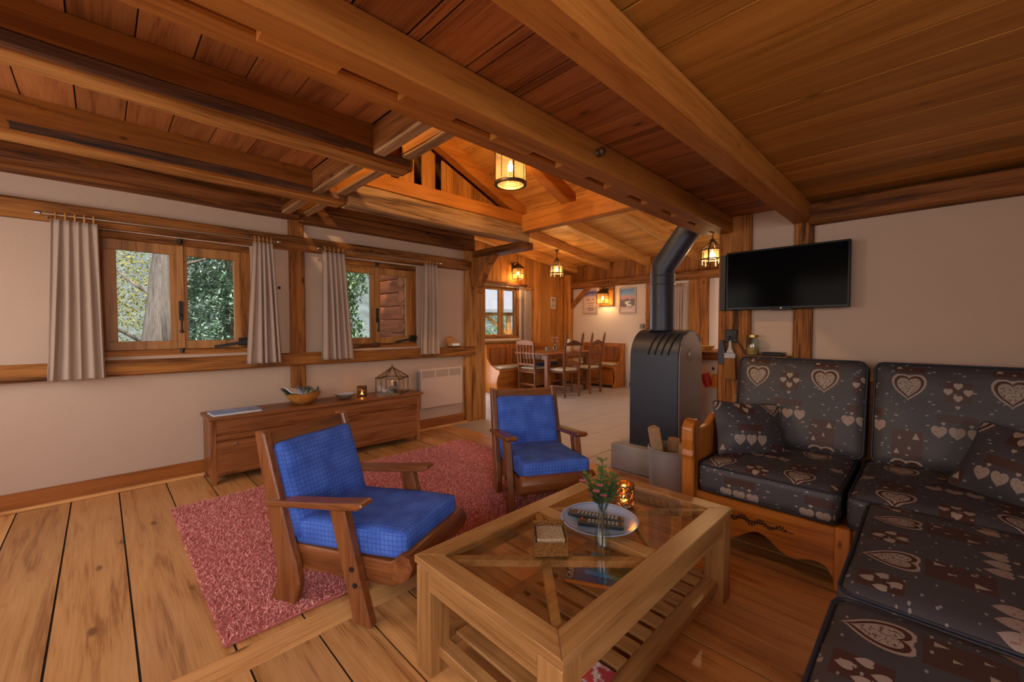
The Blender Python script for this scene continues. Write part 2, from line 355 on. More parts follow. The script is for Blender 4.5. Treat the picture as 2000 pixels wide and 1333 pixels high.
def boxuv(me):
    u = me.uv_layers.new(name='UVMap')
    for p in me.polygons:
        a = max(range(3), key=lambda i: abs(p.normal[i]))
        for li in p.loop_indices:
            c = me.vertices[me.loops[li].vertex_index].co
            u.data[li].uv = (c.x + 10.30, c.y + 10.115) if a == 2 else ((c.x + 10, c.z + 10.1) if a == 1 else (c.y + 10.15, c.z + 10.1))
def box(name, x0, x1, y0, y1, z0, z1, mat, parent=None, bevel=0, origin='c', seg=1):
    return MB().box(x0, x1, y0, y1, z0, z1).build(name, mat, parent, bevel=bevel, origin=origin, seg=seg)
def hewn(name, p0, p1, w, h, mat, amp=.012, seg=.11, rnd=.03, seed=0, parent=None, twist=0):
    """an axe-cut timber: rounded section, uneven along its length; p0-p1 is its centre line"""
    p0, p1 = Vector(p0), Vector(p1); L = (p1 - p0).length; d = (p1 - p0).normalized()
    up = Vector((0, 0, 1)) if abs(d.z) < .9 else Vector((1, 0, 0))
    sd = d.cross(up).normalized(); up = sd.cross(d).normalized()
    a, b, r = w / 2, h / 2, min(rnd, w / 3, h / 3)
    sec = []
    for cx, cy, t0 in ((a - r, b - r, 0), (-a + r, b - r, 90), (-a + r, -b + r, 180), (a - r, -b + r, 270)):
        for t in ((0, 90) if r < .02 else (0, 45, 90)): sec.append((cx + r * math.cos(R(t0 + t)), cy + r * math.sin(R(t0 + t))))
    s2 = []
    for i, q in enumerate(sec):
        s2.append(q); nx = sec[(i + 1) % len(sec)]
        if math.hypot(nx[0] - q[0], nx[1] - q[1]) > .05:
            s2.append(((q[0] + nx[0]) / 2, (q[1] + nx[1]) / 2))
    sec = s2; n = max(2, int(L / seg)); k = len(sec); v = []; f = []
    for i in range(n + 1):
        c = p0.lerp(p1, i / n)
        for x, y in sec:
            q = Vector((i / n * L * 1.7 + seed * 9.1, x * 9 + seed, y * 9))
            s = 1 + amp * 8 * noise.noise(q) * .5 + amp * 4 * noise.noise(q * 3.1) * .4
            j = noise.noise_vector(Vector((i / n * L * 1.1 + seed, seed * 3.3, 0))) * amp * .9
            v.append(c + sd * (x * s + j.x) + up * (y * s + j.y))
    for i in range(n):
        for j in range(k): f.append((i * k + j, i * k + (j + 1) % k, (i + 1) * k + (j + 1) % k, (i + 1) * k + j))
    f += [tuple(range(k))[::-1], tuple(n * k + j for j in range(k))]
    m = MB(); m.add(v, f)
    return m.build(name, mat, parent, smooth=True, origin='c')
def rbox(hx, hy, hz, r, n=10, puff=0, uvs=True, wr=0, seed=0, edge=None):
    """soft rounded block (cushion): half sizes, edge radius, crown height"""
    bm = bmesh.new(); bmesh.ops.create_cube(bm, size=2)
    bmesh.ops.subdivide_edges(bm, edges=bm.edges[:], cuts=n, use_grid_fill=True)
    H = Vector((hx, hy, hz)); I = Vector((max(hx - r, .001), max(hy - r, .001), max(hz - r, .001)))
    for v in bm.verts:
        u = Vector([math.copysign(min(1, abs(c)) ** .75, c) for c in v.co]); p = Vector([u[i] * H[i] for i in range(3)])
        q = Vector([max(-I[i], min(I[i], p[i])) for i in range(3)]); e = p - q
        if e.length > 1e-6: p = q + e.normalized() * r
        k = (1 - u.x ** 4) * (1 - u.y ** 4)
        p.z += math.copysign(puff * k, u.z) * min(1, abs(u.z) * 1.5)
        if wr:
            p += Vector((0, 0, 1)) * wr * noise.noise(Vector((p.x * 7 + seed, p.y * 9, p.z * 3 + seed))) * k
            p += noise.noise_vector(Vector((p.x * 5, p.y * 5 + seed, p.z * 5))) * wr * .6
        v.co = p
    me = bpy.data.meshes.new('cushion'); bm.to_mesh(me); bm.free()
    for p in me.polygons: p.use_smooth = True
    boxuv(me); return me
def meshobj(name, me, mat, parent=None, loc=(0, 0, 0), rot=(0, 0, 0)):
    if mat and not me.materials: me.materials.append(mat)
    o = bpy.data.objects.new(name, me); C.objects.link(o); o.parent = parent; o.location = loc; o.rotation_euler = rot; return o
def wallbox(name, plane, t0, t1, a0, a1, z0, z1, holes, mat):
    """wall slab with rectangular openings; plane 'y' runs along x, plane 'x' runs along y"""
    xs = sorted({a0, a1, *[h[0] for h in holes], *[h[1] for h in holes]}); zs = sorted({z0, z1, *[h[2] for h in holes], *[h[3] for h in holes]})
    m = MB()
    for i in range(len(xs) - 1):
        for j in range(len(zs) - 1):
            cx, cz = (xs[i] + xs[i + 1]) / 2, (zs[j] + zs[j + 1]) / 2
            if any(h[0] < cx < h[1] and h[2] < cz < h[3] for h in holes): continue
            if plane == 'y': m.box(xs[i], xs[i + 1], t0, t1, zs[j], zs[j + 1])
            else: m.box(t0, t1, xs[i], xs[i + 1], zs[j], zs[j + 1])
    o = m.build(name, mat); o['kind'] = 'structure'; return o

# ------------------------------------------------------------------ the setting: floors
YL, XT, XD, YD = 4.38, 3.5, 8.0, 6.2
fl = MB().box(-1.5, 3.2, -1.4, YL + .1, -.10, -.005).box(3.2, 3.6, -1.4, .8, -.10, -.005).build('floor', M['void']); tag(fl, kind='structure')
def plankmesh(name, wx, wy, t, mat, bev=.003):
    return MB().box(-wx / 2, wx / 2, -wy / 2, wy / 2, -t, 0).build(name, mat, bevel=bev)
def planks(xs, y0, y1, parent, z, mat, t=.03, gap=.008, jit=.0015, name='plank'):
    for a, b in zip(xs[:-1], xs[1:]):
        o = MB().box(-(b - a - gap) / 2, (b - a - gap) / 2, -(y1 - y0) / 2, (y1 - y0) / 2, -t / 2, t / 2).build(name, mat)
        o.location = ((a + b) / 2 - parent.location.x, (y0 + y1) / 2 - parent.location.y, z - t / 2 + random.uniform(-jit, jit) - parent.location.z); o.parent = parent
WF = wood('floor', 'y')
planks([-1.5, -1.22, -.95, -.70, -.43, -.175, .074, .35, .60, .86, 1.11, 1.38, 1.63, 1.90, 2.15, 2.42, 2.68, 2.94, 3.2], 1.872, YL, fl, 0, WF)
xs = [-1.5]
while xs[-1] < 2.9: xs.append(xs[-1] + random.uniform(.17, .26))
xs[-1] = 3.2; planks(xs, -1.4, 1.732, fl, 0, WF)
planks([3.2, 3.36, 3.52], -1.4, .8, fl, 0, WF)
WFX = wood('floor', 'x')
for a, b in ((-1.5, .10), (.10, 1.55), (1.55, 3.2)):
    o = MB().box(-(b - a - .004) / 2, (b - a - .004) / 2, -.068, .068, -.015, .015).build('plank', WFX, bevel=.0012)
    o.location = ((a + b) / 2 - fl.location.x, 1.802 - fl.location.y, -.015 - fl.location.z); o.parent = fl
ft = box('floor_dining', 3.2, XD + .1, .8, YD + .1, -.10, -.012, M['grout']); tag(ft, kind='structure')
tm = MB().box(-.246, .246, -.246, .246, -.02, 0).build('tile', M['tile'], bevel=.003); first = True
for i in range(10):
    for j in range(11):
        o = tm if first else tm.copy()
        if not first: C.objects.link(o)
        first = False
        o.location = (3.2 + .25 + i * .5 - ft.location.x, .8 + .25 + j * .5 - ft.location.y, .001 * random.uniform(-1, 1) - ft.location.z); o.parent = ft
# ------------------------------------------------------------------ walls
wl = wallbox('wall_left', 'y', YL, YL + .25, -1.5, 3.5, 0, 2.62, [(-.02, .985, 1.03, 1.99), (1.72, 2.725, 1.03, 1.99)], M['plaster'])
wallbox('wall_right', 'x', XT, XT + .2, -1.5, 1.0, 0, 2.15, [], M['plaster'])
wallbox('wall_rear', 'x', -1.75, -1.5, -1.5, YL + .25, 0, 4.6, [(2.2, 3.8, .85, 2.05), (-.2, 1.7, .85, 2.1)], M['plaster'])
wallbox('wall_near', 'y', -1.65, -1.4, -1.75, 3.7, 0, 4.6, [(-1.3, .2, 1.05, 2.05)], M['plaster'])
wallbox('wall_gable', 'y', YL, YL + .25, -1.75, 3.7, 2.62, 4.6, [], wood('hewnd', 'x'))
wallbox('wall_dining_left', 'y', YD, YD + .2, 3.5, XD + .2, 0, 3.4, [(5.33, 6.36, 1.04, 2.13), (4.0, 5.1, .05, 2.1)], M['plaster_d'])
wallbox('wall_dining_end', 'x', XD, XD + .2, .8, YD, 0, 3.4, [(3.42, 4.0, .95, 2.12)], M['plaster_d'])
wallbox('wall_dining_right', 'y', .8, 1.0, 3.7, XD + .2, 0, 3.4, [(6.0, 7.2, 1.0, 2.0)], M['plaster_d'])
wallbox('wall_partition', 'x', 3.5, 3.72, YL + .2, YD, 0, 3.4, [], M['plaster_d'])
# baseboards
def strip(name, x0, x1, y0, y1, z0, z1, mat): return tag(box(name, x0, x1, y0, y1, z0, z1, mat, bevel=.004), kind='structure')
strip('baseboard_left', -1.5, 3.5, YL - .022, YL, .02, .125, wood('base', 'x')); strip('trim_1', -1.5, 3.5, YL - .06, YL, 0, .022, wood('floor', 'x'))
strip('baseboard_dining', XD - .02, XD, 1.0, 4.55, 0, .10, wood('dark', 'y'))
# wall framing on the left wall
def timber(name, p0, p1, w, h, kind, axis, label, amp=.008, rnd=.012, seed=0, seg=.11, cat='beam'):
    return tag(hewn(name, p0, p1, w, h, wood(kind, axis), amp, seg, rnd, seed), label, cat, kind='structure')
timber('wall_rail', (-1.5, YL - .015, 2.058), (3.52, YL - .015, 2.078), .09, .135, 'rail', 'x', 'long pine rail on the white wall above both windows', seed=1)
timber('wall_rail', (-1.5, YL - .03, .945), (3.56, YL - .03, .952), .12, .118, 'rail', 'x', 'long rough sill rail on the white wall beneath both windows', .010, seed=2)
timber('wall_post', (1.366, YL - .004, 0), (1.37, YL - .004, 2.45), .07, .135, 'hewn', 'z', 'cracked upright timber in the white wall between the two windows', .010, seed=3, cat='post')
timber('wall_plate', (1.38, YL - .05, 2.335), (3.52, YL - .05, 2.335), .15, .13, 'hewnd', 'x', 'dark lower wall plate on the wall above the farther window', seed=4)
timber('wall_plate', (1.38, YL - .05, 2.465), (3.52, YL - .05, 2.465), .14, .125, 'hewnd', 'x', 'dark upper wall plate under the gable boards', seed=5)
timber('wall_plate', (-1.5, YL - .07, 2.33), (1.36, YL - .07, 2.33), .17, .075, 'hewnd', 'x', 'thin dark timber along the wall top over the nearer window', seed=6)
# big post, its corbel and header
timber('main_post', (3.605, 4.46, 0), (3.605, 4.46, 2.28), .28, .34, 'post', 'z', 'massive rough timber post between living room and dining room', .012, .03, seed=7, cat='post')
co_ = MB().prism([(4.36, 1.72), (4.36, 2.2), (3.98, 2.2), (4.03, 2.14), (4.12, 2.06), (4.19, 1.95), (4.24, 1.86), (4.25, 1.80), (4.30, 1.80), (4.30, 1.72)], 'x', 3.57, 3.71).build('corbel', wood('hewn', 'z'), bevel=.012, origin='c')
tag(co_, 'curved wooden corbel at the top of the massive post', 'corbel', kind='structure')
timber('header_beam', (3.64, 4.5, 2.235), (3.64, 3.42, 2.235), .2, .085, 'hewnd', 'y', 'short dark header beam resting on the corbel of the massive post', seed=8)
# long joists
timber('ceiling_joist', (-1.5, 2.48, 2.385), (1.47, 2.48, 2.385), .145, .215, 'joist', 'x', 'rough ceiling joist nearest the big ceiling beam, ending at the stairwell', .010, .012, seed=9)
timber('ceiling_joist', (-1.5, 3.49, 2.385), (1.47, 3.49, 2.385), .165, .215, 'joist', 'x', 'rough middle ceiling joist ending above the farther end of the rug', .010, .012, seed=10)
timber('ceiling_joist', (-1.5, 4.24, 2.395), (1.40, 4.24, 2.395), .13, .165, 'hewnd', 'x', 'dark ceiling joist running close along the window wall', .012, .03, seed=11)
for jn, w_ in (('ceiling_joist', .145), ('ceiling_joist.001', .165)):
    j_ = bpy.data.objects[jn]
    hewn('waney_edge', (-1.48, -w_ / 2 - .002, -.070), (1.46, -w_ / 2 - .002, -.070), .028, .060, wood('wane', 'x'), .026, .06, .010, len(jn), j_)
    hewn('hewn_underside', (-1.48, .012, -.100), (1.46, .012, -.100), w_ - .012, .03, wood('post', 'x'), .016, .07, .005, len(jn) + 2, j_)
timber('mezzanine_beam', (1.47, 3.455, 2.355), (3.62, 3.455, 2.355), .17, .19, 'grey', 'x', 'weathered greyish beam carrying the mezzanine boards', .010, .02, seed=12)
tag(box('mezzanine_sill', 1.50, 3.50, 3.375, 3.535, 2.452, 2.585, wood('beam', 'x'), bevel=.006), 'clean planed sill beam lying on the weathered mezzanine beam', 'beam', kind='structure')
tag(box('cross_beam', 3.50, 3.62, 1.05, 3.55, 2.365, 2.565, wood('beam', 'y'), bevel=.008), 'planed cross beam from the mezzanine beam to the big ceiling beam', 'beam', kind='structure')
# trimmers; the attic lamp lights the far, brighter row
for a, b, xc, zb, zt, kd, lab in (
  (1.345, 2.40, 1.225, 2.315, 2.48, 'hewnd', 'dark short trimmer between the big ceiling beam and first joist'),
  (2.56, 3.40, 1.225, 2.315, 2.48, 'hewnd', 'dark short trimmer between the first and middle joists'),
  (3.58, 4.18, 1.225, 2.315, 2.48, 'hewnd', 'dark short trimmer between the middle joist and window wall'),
  (1.345, 2.40, 1.415, 2.345, 2.50, 'beam', 'bright lamplit trimmer between the big ceiling beam and first joist'),
  (2.56, 3.40, 1.415, 2.345, 2.50, 'beam', 'bright lamplit trimmer between the first and middle joists'),
  (3.58, 4.30, 1.415, 2.345, 2.50, 'beam', 'bright lamplit trimmer between the middle joist and window wall')):
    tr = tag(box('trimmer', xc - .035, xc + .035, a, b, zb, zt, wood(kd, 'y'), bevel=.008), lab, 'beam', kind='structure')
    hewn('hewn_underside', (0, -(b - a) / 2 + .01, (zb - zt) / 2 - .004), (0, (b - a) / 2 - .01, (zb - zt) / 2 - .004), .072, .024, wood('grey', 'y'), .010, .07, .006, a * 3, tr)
# big ceiling beam with its spacer blocks and ledger, second ceiling beam, wall beam
tag(box('ceiling_beam', -1.5, 3.47, 1.09, 1.185, 1.98, 2.105, wood('beam', 'x'), bevel=.006), 'big planed ceiling beam crossing the room to the television post', 'beam', kind='structure')
lg = tag(box('ledger_beam', -1.5, 3.5, 1.235, 1.335, 2.0, 2.48, wood('beam', 'x'), bevel=.008), 'ledger timber running beside the big ceiling beam', 'beam', kind='structure')
x = -1.3
while x < 3.3:
    box('spacer_block', x - lg.location.x, x + .2 - lg.location.x, 1.187 - lg.location.y, 1.234 - lg.location.y, 1.985 - lg.location.z, 2.10 - lg.location.z, wood('beam', 'x'), lg); x += .40
tag(hewn('ceiling_beam', (-1.5, .655, 2.04), (3.5, .655, 2.04), .115, .125, wood('beam', 'x', 1.6), .006, .15, .012, 15), 'second ceiling beam of rippled grain ending above the television', 'beam', kind='structure')
timber('wall_beam', (3.45, .60, 2.02), (3.45, -1.4, 2.02), .11, .135, 'hewnd', 'y', 'dark beam along the top of the television wall', .006, seed=16)
timber('wall_post', (3.56, 1.08, 0), (3.56, 1.08, 2.1), .225, .22, 'hewn', 'z', 'thick timber post behind the left end of the television', .008, .015, seed=17, cat='post')
timber('wall_post', (3.50, .639, 0), (3.50, .639, 2.0), .112, .07, 'hewn', 'z', 'narrow wall post behind the middle of the television', .008, .01, seed=18, cat='post')
# ------------------------------------------------------------------ ceilings
cr_ = box('ceiling', -1.5, 3.7, -1.4, 1.19, 2.113, 2.17, M['void']); tag(cr_, kind='structure')
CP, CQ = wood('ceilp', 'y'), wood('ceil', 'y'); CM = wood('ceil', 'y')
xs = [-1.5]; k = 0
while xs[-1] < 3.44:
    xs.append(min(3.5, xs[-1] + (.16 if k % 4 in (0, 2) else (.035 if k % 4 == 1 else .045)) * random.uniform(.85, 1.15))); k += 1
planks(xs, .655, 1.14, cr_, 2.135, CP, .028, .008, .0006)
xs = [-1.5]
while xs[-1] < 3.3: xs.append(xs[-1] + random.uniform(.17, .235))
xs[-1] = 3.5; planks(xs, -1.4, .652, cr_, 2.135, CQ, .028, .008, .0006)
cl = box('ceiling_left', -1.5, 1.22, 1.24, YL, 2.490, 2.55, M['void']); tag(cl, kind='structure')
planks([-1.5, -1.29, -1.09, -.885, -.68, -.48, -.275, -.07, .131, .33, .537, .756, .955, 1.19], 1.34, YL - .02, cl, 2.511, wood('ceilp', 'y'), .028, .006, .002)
# steep roof over the stairwell: rafters, boards, mezzanine wall
SL = .41
def zr(x): return 2.565 + SL * (3.5 - x)          # underside of the steep rafters
rf = MB(); rf.prism([(3.72, zr(3.72) + .19), (-.4, zr(-.4) + .19), (-1.8, zr(-.4) - .35), (-1.8, zr(-.4) - .25), (-.4, zr(-.4) + .29), (3.72, zr(3.72) + .29)], 'y', -1.7, YL + .3)
rf = tag(rf.build('roof', M['void']), kind='structure')
RP = wood('roof', 'y'); x = 3.68
while x > -.3:
    wd = random.uniform(.17, .24); xa, xb = x - wd + .004, x
    MB().add([(xa, 1.1, zr(xa) + .15), (xb, 1.1, zr(xb) + .15), (xb, YL, zr(xb) + .15), (xa, YL, zr(xa) + .15), (xa, 1.1, zr(xa) + .185), (xb, 1.1, zr(xb) + .185), (xb, YL, zr(xb) + .185), (xa, YL, zr(xa) + .185)],
             [(0, 3, 2, 1), (4, 5, 6, 7), (0, 1, 5, 4), (1, 2, 6, 5), (2, 3, 7, 6), (3, 0, 4, 7)]).build('plank', RP, rf, origin='c')
    x -= wd
for yc, sd, lab in ((3.46, 21, 'steep rafter standing against the mezzanine boards'), (2.74, 22, 'steep rafter behind the big round lantern'), (2.05, 23, 'steep rafter half hidden by the big ceiling beam')):
    a, b = 3.60, .2
    tag(hewn('rafter', (a, yc, zr(a) + .075), (b, yc, zr(b) + .075), .12, .155, wood('beam', 'x'), .006, .2, .012, sd), lab, 'rafter', kind='structure')
mz = tag(empty('mezzanine_wall', (0, 3.6, 2.55)), 'upright pine boards with gaps closing the mezzanine gable', 'wall', kind='structure')
bx_ = [(1.56, 1.70), (1.80, 1.965), (2.06, 2.215), (2.315, 2.46)]; x = 2.55
while x < 3.40: wd = .12 * random.uniform(.85, 1.2); bx_.append((x, x + wd - .003)); x += wd
for x, xe in bx_:
    za, zb = zr(x) + .03, zr(xe) + .03; wd = xe - x
    MB().add([(x, 0, -.06), (x + wd, 0, -.06), (x + wd, .028, -.06), (x, .028, -.06), (x, 0, za - 2.55), (x + wd, 0, zb - 2.55), (x + wd, .028, zb - 2.55), (x, .028, za - 2.55)],
             [(0, 3, 2, 1), (4, 5, 6, 7), (0, 1, 5, 4), (1, 2, 6, 5), (2, 3, 7, 6), (3, 0, 4, 7)]).build('board', wood('pine', 'z'), mz, origin='c')
strip('floor_mezzanine', 1.5, 3.6, 3.55, YL, 2.53, 2.56, wood('hewnd', 'x'))
bl = MB(); bl.v = []; me = rbox(.75, .3, .08, .06, 6, .02); meshobj('blue_bedding', me, M['cushblue'], None, (2.3, 4.02, 2.66)); o = bpy.data.objects['blue_bedding']; tag(o, 'dark blue bedding seen between the mezzanine boards', 'bedding')
# infill above the cross beam and the dining roof
strip('wall_infill', 3.60, 3.66, .9, YD, 2.56, 3.30, wood('pine', 'y'))
def zd(x): return 2.535 + .118 * (XD - x)          # underside of the dining rafters
dr = MB(); dr.prism([(3.55, zd(3.55) + .20), (8.3, zd(8.3) + .20), (8.3, zd(8.3) + .32), (3.55, zd(3.55) + .32)], 'y', .6, YD + .4)
dr = tag(dr.build('roof_dining', M['void']), kind='structure')
x = 8.1
while x > 3.7:
    wd = random.uniform(.17, .23); xa, xb = x - wd + .004, x
    MB().add([(xa, .9, zd(xa) + .165), (xb, .9, zd(xb) + .165), (xb, YD, zd(xb) + .165), (xa, YD, zd(xa) + .165), (xa, .9, zd(xa) + .2), (xb, .9, zd(xb) + .2), (xb, YD, zd(xb) + .2), (xa, YD, zd(xa) + .2)],
             [(0, 3, 2, 1), (4, 5, 6, 7), (0, 1, 5, 4), (1, 2, 6, 5), (2, 3, 7, 6), (3, 0, 4, 7)]).build('plank', RP, dr, origin='c')
    x -= wd
for yc, lab in ((5.93, 'dining roof rafter lying along the boarded window wall'), (5.06, 'dining roof rafter above the hanging lantern over the table'), (4.12, 'dining roof rafter between the hanging lantern and the stove pipe'), (3.12, 'dining roof rafter passing behind the stove pipe'), (2.1, 'dining roof rafter beside the lantern near the television')):
    a, b = 3.68, XD
    tag(MB().bar((a, yc, zd(a) + .08), (b, yc, zd(b) + .08), .13, .165).build('dining_rafter', wood('roof', 'x'), bevel=.006, origin='c'), lab, 'rafter', kind='structure')
# end wall beam, boards above, brace, posts
eb = timber('wall_beam', (XD - .06, 1.0, 2.25), (XD - .06, YD, 2.25), .13, .16, 'rail', 'y', 'timber beam across the dining end wall above the posters', .006, seed=31)
ew = bpy.data.objects['wall_dining_end']
y = 1.0
while y < YD - .05:
    wd = random.uniform(.16, .24)
    box('board', XD - .03, XD, y, min(y + wd - .005, YD), 2.30, 2.80, wood('rail', 'z'), ew); y += wd
lwd = bpy.data.objects['wall_dining_left']; x = 5.12
while x < XD - .02:
    wd = random.uniform(.2, .27); xe = min(x + wd - .005, XD)
    for (a, b) in (((0, 1.0), (2.16, 3.35)) if (xe > 5.34 and x < 6.36) else ((0, 3.35),)):
        box('board', x, xe, YD - .03, YD, a, b, wood('pine', 'z'), lwd, bevel=.004)
    x += wd
timber('wall_post', (XD - .10, YD - .12, 0), (XD - .10, YD - .12, 2.5), .16, .17, 'pine', 'z', 'corner post between the boarded wall and poster wall', .005, seed=33, cat='post')
tag(MB().bar((XD - .07, 6.02, 1.74), (XD - .07, 5.52, 2.2), .07, .11, (1, 0, 0)).build('brace', wood('rail', 'y'), bevel=.006, origin='c'), 'diagonal brace from the corner post up to the end wall beam', 'brace', kind='structure')
timber('wall_post', (XD - .04, 4.05, 0), (XD - .04, 4.05, 2.2), .14, .11, 'hewn', 'z', 'rough post left of the curtained end wall window', .008, seed=34, cat='post')
timber('wall_post', (XD - .04, 2.98, 0), (XD - .04, 2.98, 2.2), .16, .13, 'hewn', 'z', 'rough log post right of the curtained end wall window', .012, .04, seed=35, cat='post')
strip('trim_2', XD - .03, XD, 3.07, 3.27, .9, 2.18, wood('pine', 'z'))
# ------------------------------------------------------------------ windows
def window(name, X0, X1, Y, Z0, Z1, sashes, glassz, depth=.10, label=None, kind='winf'):
    w_ = empty(name, (X0, Y, Z0), kind='structure'); W, H = X1 - X0, Z1 - Z0
    fm = wood('hewn' if kind == 'winf' else kind, 'x'); fz = wood('hewn' if kind == 'winf' else kind, 'z')
    box('frame_rail', 0, W, -.03, depth, -.01, .04, fm, w_, .004); box('frame_rail', 0, W, -.01, depth, H - .05, H, fm, w_, .004)
    box('frame_jamb', 0, .045, -.015, depth, .04, H - .05, fz, w_, .004); box('frame_jamb', W - .082, W, -.015, depth, .04, H - .05, fz, w_, .004)
    for (s0, s1, g0, g1) in sashes:
        s = MB(); a, b, c, d_ = s0 - X0, s1 - X0, g0 - X0, g1 - X0; z0, z1, y0, y1 = .042, H - .052, .005, .05
        s.box(a, b, y0, y1, z0, glassz[0] - Z0); s.box(a, b, y0, y1, glassz[1] - Z0, z1)
        s.box(a, c, y0, y1, glassz[0] - Z0, glassz[1] - Z0); s.box(d_, b, y0, y1, glassz[0] - Z0, glassz[1] - Z0)
        so_ = s.build('sash', wood(kind, 'z'), w_, bevel=.003)
        box('pane', c - .004, d_ + .004, .024, .028, glassz[0] - Z0 - .004, glassz[1] - Z0 + .004, M['glass'], so_)
    return w_
for nm, dx in (('window_1', 0), ('window_2', 1.74)):
    w_ = window(nm, -.018 + dx, .983 + dx, YL + .035, 1.035, 1.988, [(.024 + dx, .468 + dx, .097 + dx, .415 + dx), (.472 + dx, .912 + dx, .53 + dx, .862 + dx)], (1.146, 1.858))
    box('cover_strip', .478, .522, -.012, .005, .045, .90, wood('winf', 'z'), w_, .003)
    h = MB(); h.box(.485, .512, -.026, -.012, .28, .44); h.tube([(.498, -.03, .33), (.498, -.05, .31), (.498, -.045, .26), (.498, -.04, .20)], .007, 8); h.add(*(lambda b: (b.v, b.f))(MB().lathe([(0, -.016), (.014, -.008), (.014, .008), (0, .016)], 10, (.498, -.04, .19))))
    h.build('handle', M['black'], w_, smooth=True)
    for zz, xx in ((.93, .5), (.03, .5)):
        MB().cyl((xx, -.02, zz - .02), (xx, -.02, zz + .02), .018, n=10).build('latch_keeper', M['black'], w_, smooth=True)
    g = MB(); g.bar((.98, -.05, .10), (.72, -.03, .055), .012, .022); g.box(.90, .97, -.05, -.02, .06, .13); g.build('hinge_stay', M['black'], w_)
    MB().box(.005, .028, -.03, -.01, .74, .83).build('hinge', M['black'], w_)
w3 = window('window_3', 5.335, 6.355, YD + .03, 1.045, 2.125, [(5.37, 5.86, 5.43, 5.79), (5.865, 6.32, 5.93, 6.25)], (1.12, 2.03))
MB().tube([(.525, -.01, .50), (.525, -.05, .50), (.58, -.05, .49)], .009, 8).build('handle', M['brass'], w3, smooth=True)
strip('trim_3', 5.2, 6.5, YD - .10, YD, .965, 1.0, wood('tbl', 'x')); strip('trim_4', 5.2, 6.55, YD - .06, YD, 2.14, 2.19, wood('hewnd', 'x'))
w4 = empty('window_4', (XD + .02, 3.42, .95), kind='structure')
f = MB(); f.box(0, .1, 0, .07, 0, 1.17); f.box(0, .1, .51, .58, 0, 1.17); f.box(0, .1, .07, .51, 0, .08); f.box(0, .1, .07, .51, 1.09, 1.17); f.build('frame', wood('winf', 'z'), w4, bevel=.004)
box('pane', .045, .05, .07, .51, .08, 1.09, M['glass'], w4); MB().tube([(0, .535, .62), (-.05, .535, .62), (-.05, .46, .62)], .01, 8).build('handle', M['black'], w4)
# rear window and dining glass door let the daylight in (unseen from here)
d1 = empty('door_1', (4.0, YD + .05, .05), kind='structure')
f = MB(); f.box(0, .08, 0, .06, 0, 2.05); f.box(1.02, 1.1, 0, .06, 0, 2.05); f.box(.08, 1.02, 0, .06, 1.97, 2.05); f.box(.08, 1.02, 0, .06, 0, .12); f.build('frame', wood('winf', 'z'), d1)
box('pane', .08, 1.02, .02, .025, .12, 1.97, M['glass'], d1)
for nm, lo, hi in (('window_5', (-1.65, 2.2, .85), (-1.6, 3.8, 2.05)), ('window_7', (-1.65, -.2, .85), (-1.6, 1.7, 2.1)), ('window_6', (6.0, .86, 1.0), (7.2, .92, 2.0)), ('window_8', (-1.3, -1.58, 1.05), (.2, -1.52, 2.05))):
    w_ = empty(nm, lo, kind='structure'); D = [b - a for a, b in zip(lo, hi)]; f = MB()
    if nm in ('window_5', 'window_7'):
        for a, b in ((0, .07), (D[1] / 2 - .035, D[1] / 2 + .035), (D[1] - .07, D[1])): f.box(0, D[0], a, b, 0, D[2])
        f.box(0, D[0], 0, D[1], 0, .07); f.box(0, D[0], 0, D[1], D[2] - .07, D[2])
    else:
        for a, b in ((0, .07), (.565, .635), (D[0] - .07, D[0])): f.box(a, b, 0, D[1], 0, D[2])
        f.box(0, D[0], 0, D[1], 0, .07); f.box(0, D[0], 0, D[1], D[2] - .07, D[2])
    f.build('frame', wood('winf', 'z'), w_)
# ------------------------------------------------------------------ rug (shaggy)
rg = empty('shag_rug', (1.575, 2.77, 0), label='coral pink shaggy rug on the plank floor under the blue armchairs', cat='rug')
hx, hy = 1.26, .865
box('backing', -hx, hx, -hy, hy, .002, .016, M['rugbase'], rg, .006, None)
v = []; f = []; rr = random.Random(3)
for i in range(95000):
    x, y = rr.uniform(-hx, hx), rr.uniform(-hy, hy); a = rr.uniform(0, 6.283); h = rr.uniform(.017, .032); w_ = rr.uniform(.0022, .0042)
    dx, dy = rr.gauss(0, .008), rr.gauss(0, .008); ca, sa = math.cos(a) * w_, math.sin(a) * w_; b = len(v)
    v += [(x - ca, y - sa, .010), (x + ca, y + sa, .010), (x + dx * .5 + ca * .9, y + dy * .5 + sa * .9, h * .7), (x + dx * .5 - ca * .9, y + dy * .5 - sa * .9, h * .7), (x + dx * 1.6, y + dy * 1.6, h)]
    f += [(b, b + 1, b + 2, b + 3), (b + 3, b + 2, b + 4)]
me = bpy.data.meshes.new('pile'); me.from_pydata(v, [], f); me.materials.append(M['rug'])
o = meshobj('pile', me, None, rg); o['kind'] = 'stuff'
